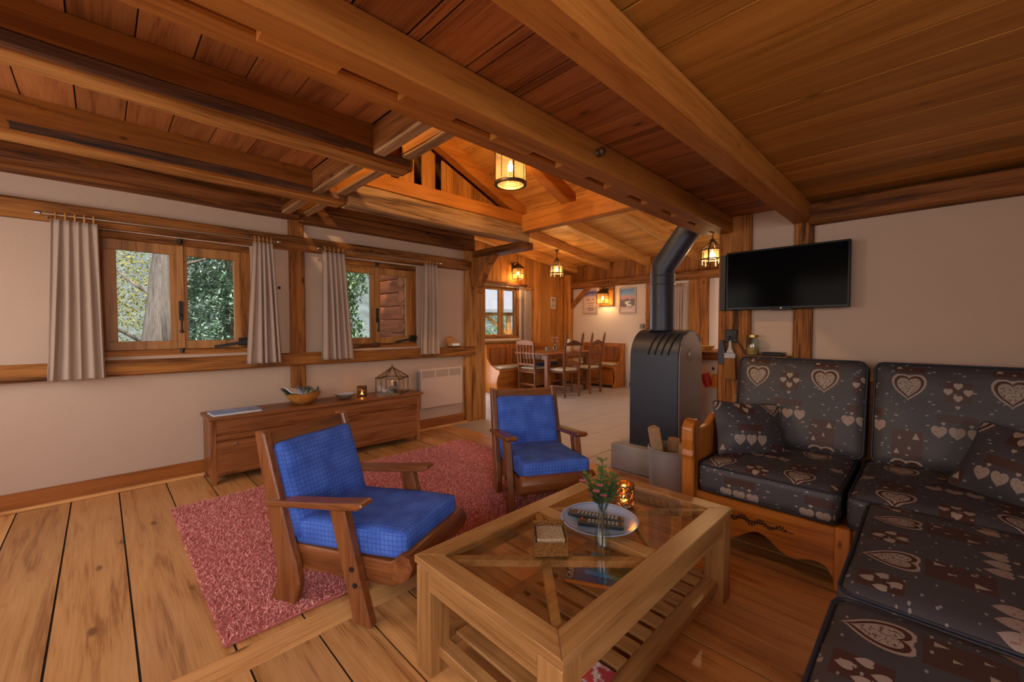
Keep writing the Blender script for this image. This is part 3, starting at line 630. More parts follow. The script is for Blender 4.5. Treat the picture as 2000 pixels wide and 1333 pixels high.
# ------------------------------------------------------------------ armchairs
def armchair(loc, ang, label):
    t = empty('armchair', loc, ang, label, 'armchair', 'blue cushioned wooden armchairs')
    W = .27; tz, tx = wood('teak', 'z'), wood('teak', 'x'); ty = wood('teak', 'y')
    # local: y = forward, x = sideways; side profile measured as (forward, height)
    for s in (-1, 1):
        a, b = (s * W, s * (W - .042)); lo, hi = min(a, b), max(a, b)
        MB().prism([(-.062, 0), (.085, 0), (.115, .10), (.098, .185), (.066, .27), (.012, .45), (-.085, .765), (-.142, .765), (-.078, .45), (-.042, .27), (-.018, .16), (-.03, .07)], 'x', lo, hi).build('rear_leg', tz, t, bevel=.007)
        ao, ai = s * (W + .018), s * (W - .058)
        MB().prism([(-.055, .462), (-.06, .435), (.30, .470), (.445, .487), (.475, .505), (.465, .522), (.30, .50)], 'x', min(ao, ai), max(ao, ai)).build('armrest', ty, t, bevel=.005)
        MB().prism([(.29, .472), (.372, .478), (.452, .18), (.505, 0), (.415, 0), (.375, .16)], 'x', s * (W + .006) if s < 0 else W - .040, s * (W - .040) if s < 0 else W + .006).build('front_leg', tz, t, bevel=.006)
        MB().prism([(.02, .255), (.56, .268), (.625, .30), (.655, .27), (.63, .21), (.58, .165), (.10, .145), (.02, .15)], 'x', s * (W - .042) if s < 0 else W - .08, s * (W - .08) if s < 0 else W - .042).build('side_rail', ty, t, bevel=.006)
        for zz in (.235, .17):
            MB().cyl((s * (W + .007), .42 - (zz - .2) * .25, zz), (s * (W + .011), .42 - (zz - .2) * .25, zz), .011, n=10).build('bolt', M['black'], t)
    MB().prism([(.585, .235), (.60, .30), (.63, .325), (.67, .315), (.69, .275), (.67, .225), (.63, .20), (.59, .205)], 'x', -W + .02, W - .02).build('front_rail', tx, t, bevel=.012, seg=2, smooth=True)
    MB().bar((-W + .02, -.098, .70), (W - .02, -.098, .70), .022, .115, (0, -.28, 1)).build('top_rail', tx, t, bevel=.004)
    MB().bar((-W + .02, -.02, .40), (W - .02, -.02, .40), .02, .06, (0, -.28, 1)).build('back_slat', tx, t, bevel=.004)
    MB().bar((-W + .02, .04, .22), (W - .02, .04, .22), .02, .08).build('rear_rail', tx, t, bevel=.004)
    for y in (.16, .3, .44): MB().bar((-W + .05, y, .25), (W - .05, y, .25), .05, .014).build('seat_slat', tx, t)
    me = rbox(.226, .305, .058, .022, 14, .010, wr=.005, seed=loc[0]); meshobj('seat_cushion', me, M['blue'], t, (0, .335, .325), (R(3), 0, 0))
    me = rbox(.232, .222, .034, .026, 16, .014, wr=.014, seed=loc[1]); meshobj('back_cushion', me, M['blue'], t, (0, .004, .495), (R(107), 0, 0))
    return t
# chair forward axis (+y local): heading direction d -> rotation = atan2(d) - 90 deg
armchair((.55 + .2435, 2.05 + .116, .012), math.atan2(-.903, .43) - R(90), 'blue cushioned wooden armchair nearest the camera, on the rug edge')
armchair((2.12 + .228, 2.33 - .128, .012), math.atan2(-.87, -.49) - R(90), 'blue cushioned wooden armchair in front of the black stove')
# ------------------------------------------------------------------ coffee table
t = empty('coffee_table', (1.43, .975, 0), 0, 'wooden coffee table with two glass panes and slatted lower shelf', 'table')
TX, TY, ZT = .63, .345, .42
tx, ty, tz = wood('tbl', 'x'), wood('tbl', 'y'), wood('tbl', 'z'); FW = .08
def mitre(out): return MB().prism(out, 'z', ZT - .028, ZT)
mitre([(-TX, -TY), (TX, -TY), (TX - FW, -TY + FW), (-TX + FW, -TY + FW)]).build('top_rail', tx, t, bevel=.003)
mitre([(-TX, TY), (TX, TY), (TX - FW, TY - FW), (-TX + FW, TY - FW)]).build('top_rail', tx, t, bevel=.003)
mitre([(-TX, -TY), (-TX, TY), (-TX + FW, TY - FW), (-TX + FW, -TY + FW)]).build('top_rail', ty, t, bevel=.003)
mitre([(TX, -TY), (TX, TY), (TX - FW, TY - FW), (TX - FW, -TY + FW)]).build('top_rail', ty, t, bevel=.003)
box('middle_rail', -.033, .033, -TY + FW, TY - FW, ZT - .028, ZT, ty, t, .003, None)
for x0, x1 in ((-TX + FW, -.033), (.033, TX - FW)):
    box('glass_pane', x0 + .001, x1 - .001, -TY + FW + .001, TY - FW - .001, ZT - .007, ZT - .001, M['smoke'], t, 0, None)
    MB().bar((x0, -TY + FW, ZT - .022), (x1, TY - FW, ZT - .022), .03, .026).build('cross_brace', tx, t)
    MB().bar((x0, TY - FW, ZT - .022), (x1, -TY + FW, ZT - .022), .03, .025).build('cross_brace', tx, t)
for sx in (-1, 1):
    for sy in (-1, 1):
        a, b = sx * (TX - .006), sx * (TX - .092); c, d = sy * (TY - .006), sy * (TY - .092)
        box('leg', min(a, b), max(a, b), min(c, d), max(c, d), 0, ZT - .036, tz, t, .003, None)
for sy in (-1, 1):
    a, b = sy * (TY - .008), sy * (TY - .032); box('apron', -TX + .09, TX - .09, min(a, b), max(a, b), ZT - .105, ZT - .036, tx, t, .002, None)
    a, b = sy * (TY - .03), sy * (TY - .09); box('shelf_rail', -TX + .09, TX - .09, min(a, b), max(a, b), .062, .10, tx, t, .002, None)
for sx in (-1, 1):
    a, b = sx * (TX - .008), sx * (TX - .032); box('apron', min(a, b), max(a, b), -TY + .09, TY - .09, ZT - .105, ZT - .036, ty, t, .002, None)
    a, b = sx * (TX - .095), sx * (TX - .045); box('shelf_end', min(a, b), max(a, b), -TY + .09, TY - .09, .062, .10, ty, t, .002, None)
x = -TX + .125
while x < TX - .16:
    box('shelf_slat', x, x + .062, -TY + .085, TY - .085, .10, .112, ty, t, .002, None); x += .093
# things on the table
pl = empty('plate', (1.50, .985, ZT + .0005), 0, 'round blue glazed plate on the coffee table holding two remotes', 'plate')
MB().lathe([(0, .004), (.10, .004), (.135, .012), (.160, .020), (.164, .018), (.140, .008), (.105, 0), (0, 0)], 48).build('dish', M['bluep'], pl, smooth=True)
MB().lathe([(.148, .0165), (.150, .0175), (.152, .0182)], 48).build('rim_line', plain('glaze_rim', (.16, .22, .36), .3), pl, smooth=True)
def remote(loc, rz, L, W, label, accent):
    t = empty('remote_control', loc, rz, label, 'remote'); box('case', -L / 2, L / 2, -W / 2, W / 2, 0, .018, M['remote'], t, .004, None, 2)
    n = int(L / .016)
    for i in range(n):
        for j in range(3):
            if 2 <= i < n - 1: box('button', -L / 2 + .008 + i * .016, -L / 2 + .018 + i * .016, -W * .32 + j * W * .25, -W * .32 + j * W * .25 + W * .16, .018, .0205, M['key'], t, 0, None)
    MB().cyl((-L / 2 + .014, W * .25, .018), (-L / 2 + .014, W * .25, .0215), .005, n=10).build('power_button', accent, t)
remote((1.506, 1.007, ZT + .006), math.atan2(-.226, .098), .235, .046, 'longer black remote control lying at the back of the plate', M['key'])
remote((1.462, .952, ZT + .006), math.atan2(-.159, .091), .185, .042, 'shorter black remote control with a red key, front of the plate', M['red'])
# coaster box
t = empty('coaster_box', (1.187, .997, ZT), math.atan2(-.084, .086), 'dark woven box holding a stack of light coasters', 'box')
f = MB(); w_, h_ = .062, .072
f.box(-w_, w_, -w_, -w_ + .006, 0, h_ - .02); f.box(-w_, w_, w_ - .006, w_, 0, h_ + .008); f.box(-w_, -w_ + .006, -w_ + .006, w_ - .006, 0, h_); f.box(w_ - .006, w_, -w_ + .006, w_ - .006, 0, h_); f.box(-w_, w_, -w_, w_, 0, .004)
f.build('woven_case', M['rattan'], t, bevel=.002)
for k in range(5): box('coaster', -.052, .052, -.052, .052, .006 + k * .0115, .016 + k * .0115, M['coast'], t, .002, None)
# vase of flowers
t = empty('flower_vase', (1.298, .838, ZT), 0, 'slim clear glass vase with greenery and small pink flowers', 'vase')
MB().lathe([(0, .002), (.026, .002), (.029, .012), (.029, .06), (.024, .10), (.017, .145), (.016, .165), (.019, .175)], 28).build('glass_body', M['vglass'], t, smooth=True)
rr = random.Random(11); st = MB(); lf = MB(); fw_ = []
for k in range(12):
    a = rr.uniform(0, 6.28); L = rr.uniform(.11, .19) if k else .235; s = rr.uniform(.02, .062) if k else .004
    p = [(0, 0, .02), (math.cos(a) * .006, math.sin(a) * .006, .16), (math.cos(a) * s * .6, math.sin(a) * s * .6, .16 + (L - .06) * .55), (math.cos(a) * s, math.sin(a) * s, .11 + L)]
    st.tube(p, .0016, 6)
    for q in range(26 if k else 20):
        u = .30 + .70 * q / (25 if k else 17); b = Vector(p[1]).lerp(Vector(p[3]), min(1, u)); an = q * 2.4; ll = .026 if k == 0 else rr.uniform(.016, .032)
        d = Vector((math.cos(an), math.sin(an), .45)); e = d.cross(Vector((0, 0, 1))).normalized() * ll * .34; tip = b + d * ll
        m_ = b + d * ll * .5; lf.add([b, m_ + e, tip, m_ - e], [(0, 1, 2, 3)])
    if k: fw_.append(Vector(p[3]) - Vector((0, 0, .03)) + Vector((math.cos(a) * .012, math.sin(a) * .012, 0)))
st.build('stems', M['stem'], t, smooth=True); lf.build('leaves', M['green'], t)['kind'] = 'stuff'
for p in fw_[:6]:
    b = MB()
    for k in range(6):
        a = k * 1.047; d = Vector((math.cos(a), math.sin(a), .6)) * .016; e = Vector((-math.sin(a), math.cos(a), 0)) * .008; b.add([p, p + d * .6 + e, p + d, p + d * .6 - e], [(0, 1, 2, 3)])
    b.build('blossom', M['pink'], t)
# tea light holder
def tealight(loc, r, h, label, metal, es=1.3):
    t = empty('tealight_holder', loc, 0, label, 'candle holder')
    MB().lathe([(r - .006, .004), (r - .004, h), (r - .002, h)], 32).build('glass_cup', M['orglass'], t, smooth=True)
    m_ = MB(); m_.lathe([(0, 0), (r, 0), (r, .006)], 32); m_.tube([(r * math.cos(a * .2618), r * math.sin(a * .2618), h - .003) for a in range(24)], .003, 6, True)
    rr = random.Random(5); n = 15
    for k in range(n):
        a0 = k * 6.283 / n; pts = [(r * math.cos(a0 + .35 * math.sin(z * 9 + k)), r * math.sin(a0 + .35 * math.sin(z * 9 + k)), h * z / 5) for z in range(6)]
        m_.tube(pts, .0028, 5)
        for q in range(3):
            aa = a0 + rr.uniform(-.2, .2); zz = h * rr.uniform(.1, .9); d = Vector((-math.sin(aa), math.cos(aa), 0)) * .007; z_ = Vector((0, 0, .010)); c = Vector((r * math.cos(aa), r * math.sin(aa), zz)); o_ = Vector((math.cos(aa), math.sin(aa), 0)) * .002
            m_.add([c - d, c - z_ + o_, c + d, c + z_ + o_], [(0, 1, 2, 3)])
    m_.build('cut_metal_shell', metal, t)
    MB().lathe([(0, .006), (.019, .006), (.019, .020), (0, .020)], 16).build('candle', M['candle'], t)
    MB().lathe([(0, .020), (.005, .026), (.004, .034), (0, .046)], 10).build('flame', M['flame'], t, smooth=True)
    l = bpy.data.lights.new('candle_light', 'POINT'); l.energy = es; l.color = (1, .48, .14); l.shadow_soft_size = .012; lo = bpy.data.objects.new('candle_light', l); C.objects.link(lo); lo.parent = t; lo.location = (0, 0, .055)
tealight((1.735, 1.005, ZT), .047, .100, 'lit tealight in an orange glass with filigree metal on the coffee table', M['bronze'], .55)
# magazines on the shelf
def printmat(name, a, b, c_, sc=(3, 3)):
    m, n, l, p = newmat(name); tc = n.new('ShaderNodeTexCoord'); t_ = n.new('ShaderNodeTexNoise'); t_.inputs['Scale'].default_value = 14; t_.inputs['Detail'].default_value = 5
    sp = n.new('ShaderNodeSeparateXYZ'); l.new(tc.outputs['Object'], sp.inputs[0]); l.new(tc.outputs['Object'], t_.inputs[0])
    v_ = mathn(n, l, 'ADD', mathn(n, l, 'MULTIPLY', sp.outputs[0], sc[0]), mathn(n, l, 'MULTIPLY', mathn(n, l, 'SUBTRACT', t_.outputs[0], .5), sc[1]))
    cr = n.new('ShaderNodeValToRGB'); e = cr.color_ramp.elements; e[0].position = .35; e[0].color = (*a, 1); e[1].position = .75; e[1].color = (*c_, 1); k = e.new(.52); k.color = (*b, 1); k2 = e.new(.45); k2.color = (*a, 1)
    l.new(mathn(n, l, 'ADD', v_, .5), cr.inputs[0]); l.new(cr.outputs[0], p.inputs['Base Color']); p.inputs['Roughness'].default_value = .3; return m
mg = printmat('blue_cover', (.02, .09, .40), (.03, .20, .50), (.08, .16, .06), (2, .8)); mg2 = printmat('lake_cover', (.05, .33, .70), (.35, .40, .25), (.05, .12, .03), (2.6, 1.6))
t = empty('magazine', (1.63, 1.055, .113), R(-62), 'large dark blue magazine with white title under the glass top', 'magazine')
box('cover', -.15, .15, -.11, .11, 0, .012, mg, t, 0, None); box('spine_edge', -.15, .15, -.116, -.11, 0, .013, M['orange'], t, 0, None)
box('title_band', -.15, -.115, -.11, .11, .012, .0125, plain('title_navy', (.012, .018, .07), .4), t, 0, None)
fc = bpy.data.curves.new('title_lettering', 'FONT'); fc.body = 'GRAVIN'; fc.size = .042; fc.extrude = .0004; fc.materials.append(M['paper']); o = bpy.data.objects.new('title_lettering', fc); C.objects.link(o); bpy.context.view_layer.update(); me = bpy.data.meshes.new_from_object(o.evaluated_get(bpy.context.evaluated_depsgraph_get())); bpy.data.objects.remove(o); o = bpy.data.objects.new('title_lettering', me); C.objects.link(o); o.parent = t; o.location = (-.121, -.10, .0128); o.rotation_euler = (0, 0, R(90))
t = empty('booklet', (1.675, 1.035, .126), R(-66), 'smaller booklet with a turquoise lake cover lying on the blue magazine', 'booklet'); box('cover', -.105, .12, -.085, .085, 0, .016, mg2, t, 0, None)
t = empty('magazine', (1.03, .87, .113), R(-88), 'red and white magazine on the near end of the table shelf', 'magazine'); box('cover', -.10, .17, -.02, .14, 0, .008, printmat('red_cover', (.50, .05, .05), (.65, .60, .58), (.35, .04, .06), (1, 3)), t, 0, None)
# ------------------------------------------------------------------ corner sofa
t = empty('corner_sofa', (2.9, .3, 0), 0, 'L-shaped wooden corner sofa with dark heart-print cushions', 'sofa')
def L_(x, y, z): return (x - 2.9, y - .3, z)
sx_, sy_, sz_ = wood('sofa', 'x'), wood('sofa', 'y'), wood('sofa', 'z')
wave = [(.955, .30), (.305, .30), (.305, .045)]
for k in range(1, 25):
    yy = .305 + (.955 - .305) * k / 24; u = abs((yy - .63) / .325); zz = .135 - .075 * u ** 1.5 + .028 * math.cos(u * 7.5); wave.append((yy, max(.05, zz)))
MB().prism([(a - .3, b) for a, b in wave], 'x', 2.462 - 2.9, 2.49 - 2.9).build('front_apron', sy_, t, bevel=.004)
cv = MB(); rr = random.Random(2)
for k in range(26):
    yy = .50 + .32 * k / 25; zz = .215 + .012 * math.sin(k * .9); b = .006 + .008 * math.exp(-((k - 13) / 6) ** 2)
    cv.bar(L_(2.4605, yy, zz - b), L_(2.4605, yy + .008, zz + b), .003, .004); cv.bar(L_(2.4605, yy, zz + b), L_(2.4605, yy + .010, zz - b), .003, .004)
cv.bar(L_(2.4605, .47, .212), L_(2.4605, .85, .218), .003, .003)
cv.build('carved_garland', plain('burnt_carving', (.03, .010, .003), .7), t)
box('corner_post', 2.445 - 2.9, 2.505 - 2.9, .245 - .3, .305 - .3, 0, .31, sz_, t, .005, None)
# arm: scrolled board along x with tall front post
arm = [(2.43, 0), (2.43, .48), (2.418, .50), (2.425, .53), (2.415, .60), (2.42, .665), (2.445, .70), (2.48, .712), (2.515, .70), (2.535, .672), (2.55, .655), (2.60, .645), (2.68, .652), (2.74, .672), (2.80, .70), (3.36, .72), (3.36, .10), (2.52, .10), (2.52, 0)]
MB().prism([(a - 2.9, b) for a, b in arm], 'y', .965 - .3, 1.01 - .3).build('armrest', sz_, t, bevel=.014, seg=2)
MB().prism([(a - 2.9, b) for a, b in [(2.425, 0), (2.425, .49), (2.41, .51), (2.42, .54), (2.41, .60), (2.415, .67), (2.44, .706), (2.48, .718), (2.51, .704), (2.525, .67), (2.52, .55), (2.51, .52), (2.515, 0)]], 'y', .955 - .3, 1.025 - .3).build('arm_post', sz_, t, bevel=.012, seg=2)
box('rear_post', 3.34 - 2.9, 3.42 - 2.9, .98 - .3, 1.04 - .3, 0, .76, wood('pine', 'z'), t, .006, None)
box('back_frame', 3.37 - 2.9, 3.42 - 2.9, -1.2 - .3, .96 - .3, .15, .92, sy_, t, .005, None)
box('seat_base', 2.50 - 2.9, 3.36 - 2.9, -1.2 - .3, .95 - .3, .20, .295, sy_, t, .004, None)
box('side_base', .80 - 2.9, 2.44 - 2.9, -1.2 - .3, .17 - .3, .20, .295, sx_, t, .004, None)
box('side_apron', .80 - 2.9, 2.445 - 2.9, .172 - .3, .20 - .3, .06, .29, sx_, t, .004, None)
box('side_post', .80 - 2.9, .87 - 2.9, .13 - .3, .20 - .3, 0, .29, sz_, t, .004, None)
def cush(name, loc, rot, hx, hy, hz, puff=.02, n=16, seed=0, r=.05):
    me = rbox(hx, hy, hz, r, n, puff, wr=.006, seed=seed); o = meshobj(name, me, M['heart'], t, L_(*loc), rot)
    for zs in (1, -1):
        pts = []; rc = .045; z0 = zs * (hz - r * .32)
        for cx, cy, a0 in ((hx - rc, hy - rc, 0), (-hx + rc, hy - rc, 90), (-hx + rc, -hy + rc, 180), (hx - rc, -hy + rc, 270)):
            for a in (0, 30, 60, 90): pts.append((cx + (rc - r * .12) * math.cos(R(a0 + a)), cy + (rc - r * .12) * math.sin(R(a0 + a)), z0))
        MB().tube(pts, .0055, 6, True).build('piping', M['piping'], o, smooth=True)
    return o
ZS = .395
# seat cushions: local -y is the seat's front
cush('seat_cushion', (2.835, .615, ZS), (0, 0, R(-90)), .328, .395, .088, .014, seed=1)
cush('seat_cushion', (2.835, -.12, ZS), (0, 0, R(-90)), .385, .395, .088, .014, seed=2)
cush('seat_cushion', (1.995, -.235, ZS - .004), (0, 0, R(180)), .445, .425, .088, .016, seed=3)
cush('seat_cushion', (1.16, -.235, ZS - .008), (0, 0, R(180)), .375, .425, .088, .016, seed=4)
# back cushions: local -y points down the back
cush('back_cushion', (3.235, .612, .755), (R(78), 0, R(-90)), .352, .295, .070, .022, seed=5)
cush('back_cushion', (3.235, -.135, .755), (R(78), 0, R(-90)), .372, .295, .070, .022, seed=6)
cush('back_cushion', (3.235, -.90, .755), (R(78), 0, R(-90)), .372, .295, .070, .022, seed=7)
def pillow(loc, rot, label, seed):
    me = rbox(.205, .165, .055, .03, 14, .0, wr=.004, seed=seed)
    for v in me.vertices:
        u = min(1, abs(v.co.x) / .205); w_ = min(1, abs(v.co.y) / .165); k = (1 - u ** 2.5) * (1 - w_ ** 2.5)
        v.co.z *= .12 + 1.25 * k; e = (u * w_) ** 2; v.co.x *= 1 + .07 * e; v.co.y *= 1 + .07 * e
    o = meshobj('throw_pillow', me, M['heart'], None, loc, rot); tag(o, label, 'pillow', 'heart-print throw pillows'); return o
pillow((2.86, .79, .618), (R(68), R(4), R(-43)), 'small heart-print throw pillow leaning by the carved sofa arm', 1)
pillow((2.83, -.30, .625), (R(66), R(8), R(-124)), 'small heart-print throw pillow in the corner of the sofa', 2)
# ------------------------------------------------------------------ stove on its hearth
hs = box('hearth_slab', 3.22, 4.0, 1.24, 2.0, .002, .228, M['stone'], None, .008, 'b'); tag(hs, 'grey stone hearth block under the black stove', 'hearth')
t = empty('wood_stove', (3.56, 1.655, .228), 0, 'black steel barrel-topped wood stove with slanted vent slots', 'stove')
sx2, hw, zs_ = .245, .215, .765
arch = [(-sx2, 0), (sx2, 0), (sx2, zs_)] + [(sx2 * math.cos(R(a)), zs_ + sx2 * math.sin(R(a))) for a in range(10, 180, 10)] + [(-sx2, zs_)]
MB().prism(arch, 'y', -hw, hw).build('mantle', M['stove'], t, smooth=True, bevel=.004)
MB().prism([(a * .955, .02 + b * .965) for a, b in arch], 'y', -hw - .006, -hw + .01).build('end_plate', M['stoveend'], t, smooth=True)
MB().lathe([(0, 0), (.055, 0), (.05, .01), (0, .012)], 24).build('end_boss', M['stoveend'], t, smooth=True); o = bpy.data.objects['end_boss']; o.location = (0, -hw - .006, .80); o.rotation_euler = (R(90), 0, 0)
for a0, a1 in ((150, 125), (60, 35)):
    MB().tube([((sx2 - .004) * math.cos(R(a0 + (a1 - a0) * k / 6)), -hw - .008, zs_ + (sx2 - .004) * math.sin(R(a0 + (a1 - a0) * k / 6))) for k in range(7)], .006, 6).build('end_slot', M['slot'], t)
M['slotdark'] = plain('slot_dark', (.004, .004, .004), .9)
for k in range(4):
    pts = []
    for q in range(9):
        a = 122 + (172 - 122) * q / 8; yy = -.035 - .058 * k + .045 * (q / 8) + .035; pts.append(((sx2 + .001) * math.cos(R(a)), yy, zs_ + (sx2 + .001) * math.sin(R(a))))
    MB().tube(pts, .0065, 8).build('vent_slot', M['slotdark'], t, smooth=True)
MB().tube([(-.02, .03, 1.0), (-.02, .03, 1.50), (-.02, .028, 1.56), (-.01, -.25, 1.93), (-.01, -.25, 2.75)], .103, 24).build('flue_pipe', M['stove'], t, smooth=True)
for zz in (1.475, 1.40): MB().lathe([(.104, 0), (.1065, .004), (.104, .008)], 24, (-.02, .03, zz)).build('pipe_joint', M['stove'], t, smooth=True)
MB().lathe([(.104, 0), (.115, .003), (.115, .012), (.104, .015)], 24, (-.02, .03, 1.0)).build('flue_collar', M['stove'], t, smooth=True)
box('air_knob', -.10, -.07, -hw - .05, -hw - .004, .22, .26, M['black'], t, .006, None)
# bucket with firewood
bk = empty('firewood_bucket', (2.985, 1.335, 0), 0, 'round ribbed grey bucket beside the sofa arm, full of firewood', 'bucket')
prof = [(0, .004), (.148, .004)]
for k in range(33): prof.append((.150 + .014 * k / 32 + (.0025 if k % 2 else 0), .01 + .35 * k / 32))
prof += [(.168, .368), (.160, .368), (.150, .05), (0, .04)]
MB().lathe(prof, 40).build('ribbed_body', M['bucket'], bk, smooth=True); MB().tube([(.166 * math.cos(a * .19635), .166 * math.sin(a * .19635), .368) for a in range(32)], .006, 8, True).build('rim', M['bucket'], bk, smooth=True)
for k, (a, tl, lab) in enumerate(((2.4, .13, 'longest split log leaning out of the ribbed bucket'), (4.5, .10, 'shorter split log beside the longest one in the bucket'), (6.6, .10, 'split log low against the sofa side of the bucket'))):
    d = Vector((math.cos(a) * tl, math.sin(a) * tl, .75)).normalized(); c = Vector((2.985, 1.335, .06)) + Vector((math.cos(a) * .062, math.sin(a) * .062, 0)); r_ = .048
    ax = d.orthogonal().normalized(); ay = d.cross(ax); L = .47 if k == 0 else .36
    m_ = MB(); tri = [(-r_, -r_ * .7), (r_, -r_ * .6), (r_ * .75, r_ * .4), (0, r_ * .9), (-r_ * .8, r_ * .3)]
    m_.add([c + ax * p + ay * q for p, q in tri] + [c + d * L + ax * p + ay * q for p, q in tri], [tuple(range(5))[::-1], tuple(range(5, 10))] + [(i, (i + 1) % 5, 5 + (i + 1) % 5, 5 + i) for i in range(5)])
    tag(m_.build('firewood_log', M['wood_end'], bevel=.004, origin='c'), lab, 'log', 'split logs in the bucket')
# ------------------------------------------------------------------ chest and the things on it
t = empty('wooden_chest', (1.55, 4.15, 0), 0, 'long low dark wooden chest under the windows', 'chest')
cx, cy = .95, .17; CX, CZ = wood('chest', 'x'), wood('chest', 'z')
box('front_board', -cx + .03, cx - .03, -cy, -cy + .025, .085, .39, CX, t, .003, None); box('front_board', -cx + .03, cx - .03, -cy, -cy + .025, .393, .515, CX, t, .003, None)
box('base_strip', -cx + .03, cx - .03, -cy - .008, -cy + .02, .065, .10, CX, t, .004, None); box('back_board', -cx + .03, cx - .03, cy - .025, cy, .085, .515, CX, t, 0, None)
box('bottom_board', -cx + .03, cx - .03, -cy + .025, cy - .025, .085, .105, CX, t, 0, None)
for s in (-1, 1):
    MB().prism([(-cy - .004, 0), (-cy + .06, 0), (-cy + .075, .055), (cy - .075, .055), (cy - .06, 0), (cy, 0), (cy, .515), (-cy - .004, .515)], 'x', s * cx if s < 0 else cx - .035, s * (cx - .035) if s < 0 else cx).build('end_board', CZ, t, bevel=.003)
box('lid', -cx - .02, cx + .03, -cy - .03, cy, .517, .545, CX, t, .009, None, 2)
MB().lathe([(0, 0), (.014, 0), (.012, .004), (0, .005)], 14).build('keyhole_plate', M['steel'], t); o = bpy.data.objects['keyhole_plate']; o.location = (-.78, -cy - .001, .31); o.rotation_euler = (R(90), 0, 0)
t = empty('picture_book', (.79, 4.11, .545), R(3), 'flat blue picture book on the left end of the chest', 'book')
box('cover', -.175, .175, -.10, .10, .012, .016, printmat('book_blue', (.13, .30, .62), (.30, .45, .70), (.10, .17, .36), (1.2, 1.3)), t, 0, None); box('pages', -.172, .172, -.097, .097, 0, .012, M['paper'], t, 0, None)
t = empty('wooden_bowl', (1.335, 4.13, .545), 0, 'brown wooden bowl on the chest, filled with papers and pens', 'bowl')
MB().lathe([(0, 0), (.06, 0), (.10, .025), (.14, .075), (.155, .105), (.147, .107), (.13, .075), (.09, .03), (0, .016)], 32).build('bowl_shell', wood('pine', 'x'), t, smooth=True)
tag(MB().bar((1.20, 4.10, .685), (1.34, 4.14, .655), .12, .008, (0, -.35, 1)).build('notepad', M['paper'], origin='c'), 'white notepad sticking out of the brown wooden bowl', 'notepad')
tag(MB().bar((1.17, 4.13, .672), (1.31, 4.16, .642), .13, .010, (0, -.35, 1)).build('green_booklet', plain('dark_green_cover', (.03, .09, .06), .5), origin='c'), 'dark green booklet under the notepad in the wooden bowl', 'booklet')
tag(MB().cyl((1.33, 4.07, .63), (1.27, 4.10, .72), .005, n=8).build('pen', plain('pen_blue', (.05, .12, .5), .4), smooth=True, origin='c'), 'blue pen standing in the wooden bowl', 'pen')
b = MB(); rr = random.Random(8)
for k in range(26):
    p = Vector((1.39 + rr.uniform(-.06, .07), 4.13 + rr.uniform(-.06, .06), .64 + rr.uniform(0, .06))); d = Vector((rr.uniform(-1, 1), rr.uniform(-1, 1), rr.uniform(.1, 1))).normalized() * .035; e = d.cross(Vector((.3, .2, 1))).normalized() * .016
    b.add([p - d, p + e, p + d, p - e], [(0, 1, 2, 3)])
tag(b.build('dried_leaves', leafmat('dry_grey_leaves', (.06, .09, .07), (.22, .27, .20)), origin='c'), 'grey green dried leaves in the wooden bowl', 'leaves', kind='stuff')
t = empty('small_dish', (1.735, 4.14, .545), 0, 'small shallow ceramic dish on the chest beside the candle', 'dish')
MB().lathe([(0, 0), (.045, 0), (.075, .02), (.095, .045), (.089, .046), (.07, .024), (0, .010)], 28).build('dish_shell', plain('brown_glaze', (.22, .17, .13), .3), t, smooth=True)
MB().lathe([(0, .0105), (.068, .0245), (.088, .0465)], 28).build('inner_glaze', plain('pale_glaze', (.55, .55, .60), .25), t, smooth=True)
tealight((1.915, 4.15, .545), .046, .105, 'dark metal tealight holder glowing orange on the chest', M['black'], .30)
# glass terrarium
t = empty('terrarium', (2.25, 4.13, .545), R(38), 'pointed glass and metal terrarium holding driftwood on the chest', 'terrarium')
a = .128; e = .0075; m_ = MB()
for sx in (-1, 1):
    for sy in (-1, 1): m_.cyl((sx * a, sy * a, 0), (sx * a, sy * a, .165), e * .7, n=8); m_.cyl((sx * a * 1.06, sy * a * 1.06, .165), (0, 0, .285), e * .7, n=8)
for s in (-1, 1):
    for z in (.006, .165): m_.bar((-a, s * a, z), (a, s * a, z), e * 1.5, e * 1.6); m_.bar((s * a, -a, z), (s * a, a, z), e * 1.5, e * 1.6)
    m_.cyl((0, s * a, 0), (0, s * a, .165), e * .55, n=8); m_.cyl((0, s * a, .165), (0, 0, .285), e * .5, n=8); m_.cyl((s * a, 0, .165), (0, 0, .285), e * .5, n=8)
m_.lathe([(0, -.005), (.010, 0), (.007, .012), (.004, .03), (0, .032)], 10, (0, 0, .283)); m_.build('metal_frame', M['bronze'], t)
box('base_plate', -a, a, -a, a, 0, .012, M['bronze'], t, 0, None)
for sx, sy in ((1, 0), (-1, 0), (0, 1), (0, -1)):
    if sx: box('pane', sx * a - .001, sx * a + .001, -a, a, .012, .16, M['glass'], t, 0, None)
    else: box('pane', -a, a, sy * a - .001, sy * a + .001, .012, .16, M['glass'], t, 0, None)
    v = [(sx * a - sy * a, sy * a + sx * a, .166), (sx * a + sy * a, sy * a - sx * a, .166), (0, 0, .284)]; MB().add(v, [(0, 1, 2)]).build('roof_pane', M['glass'], t)
tag(MB().tube([(2.19, 4.10, .58), (2.23, 4.12, .60), (2.28, 4.11, .595), (2.315, 4.13, .62)], [.012, .022, .018, .008], 9).build('driftwood', plain('grey_driftwood', (.20, .19, .20), .8, bump=.4), smooth=True, origin='c'), 'pale grey driftwood piece lying in the terrarium', 'driftwood')
tag(MB().tube([(2.30, 4.15, .56), (2.305, 4.15, .60), (2.30, 4.155, .66)], [.018, .02, .015], 9).build('driftwood', plain('dark_driftwood', (.06, .055, .075), .8, bump=.4), smooth=True, origin='c'), 'dark upright driftwood piece standing in the terrarium', 'driftwood')
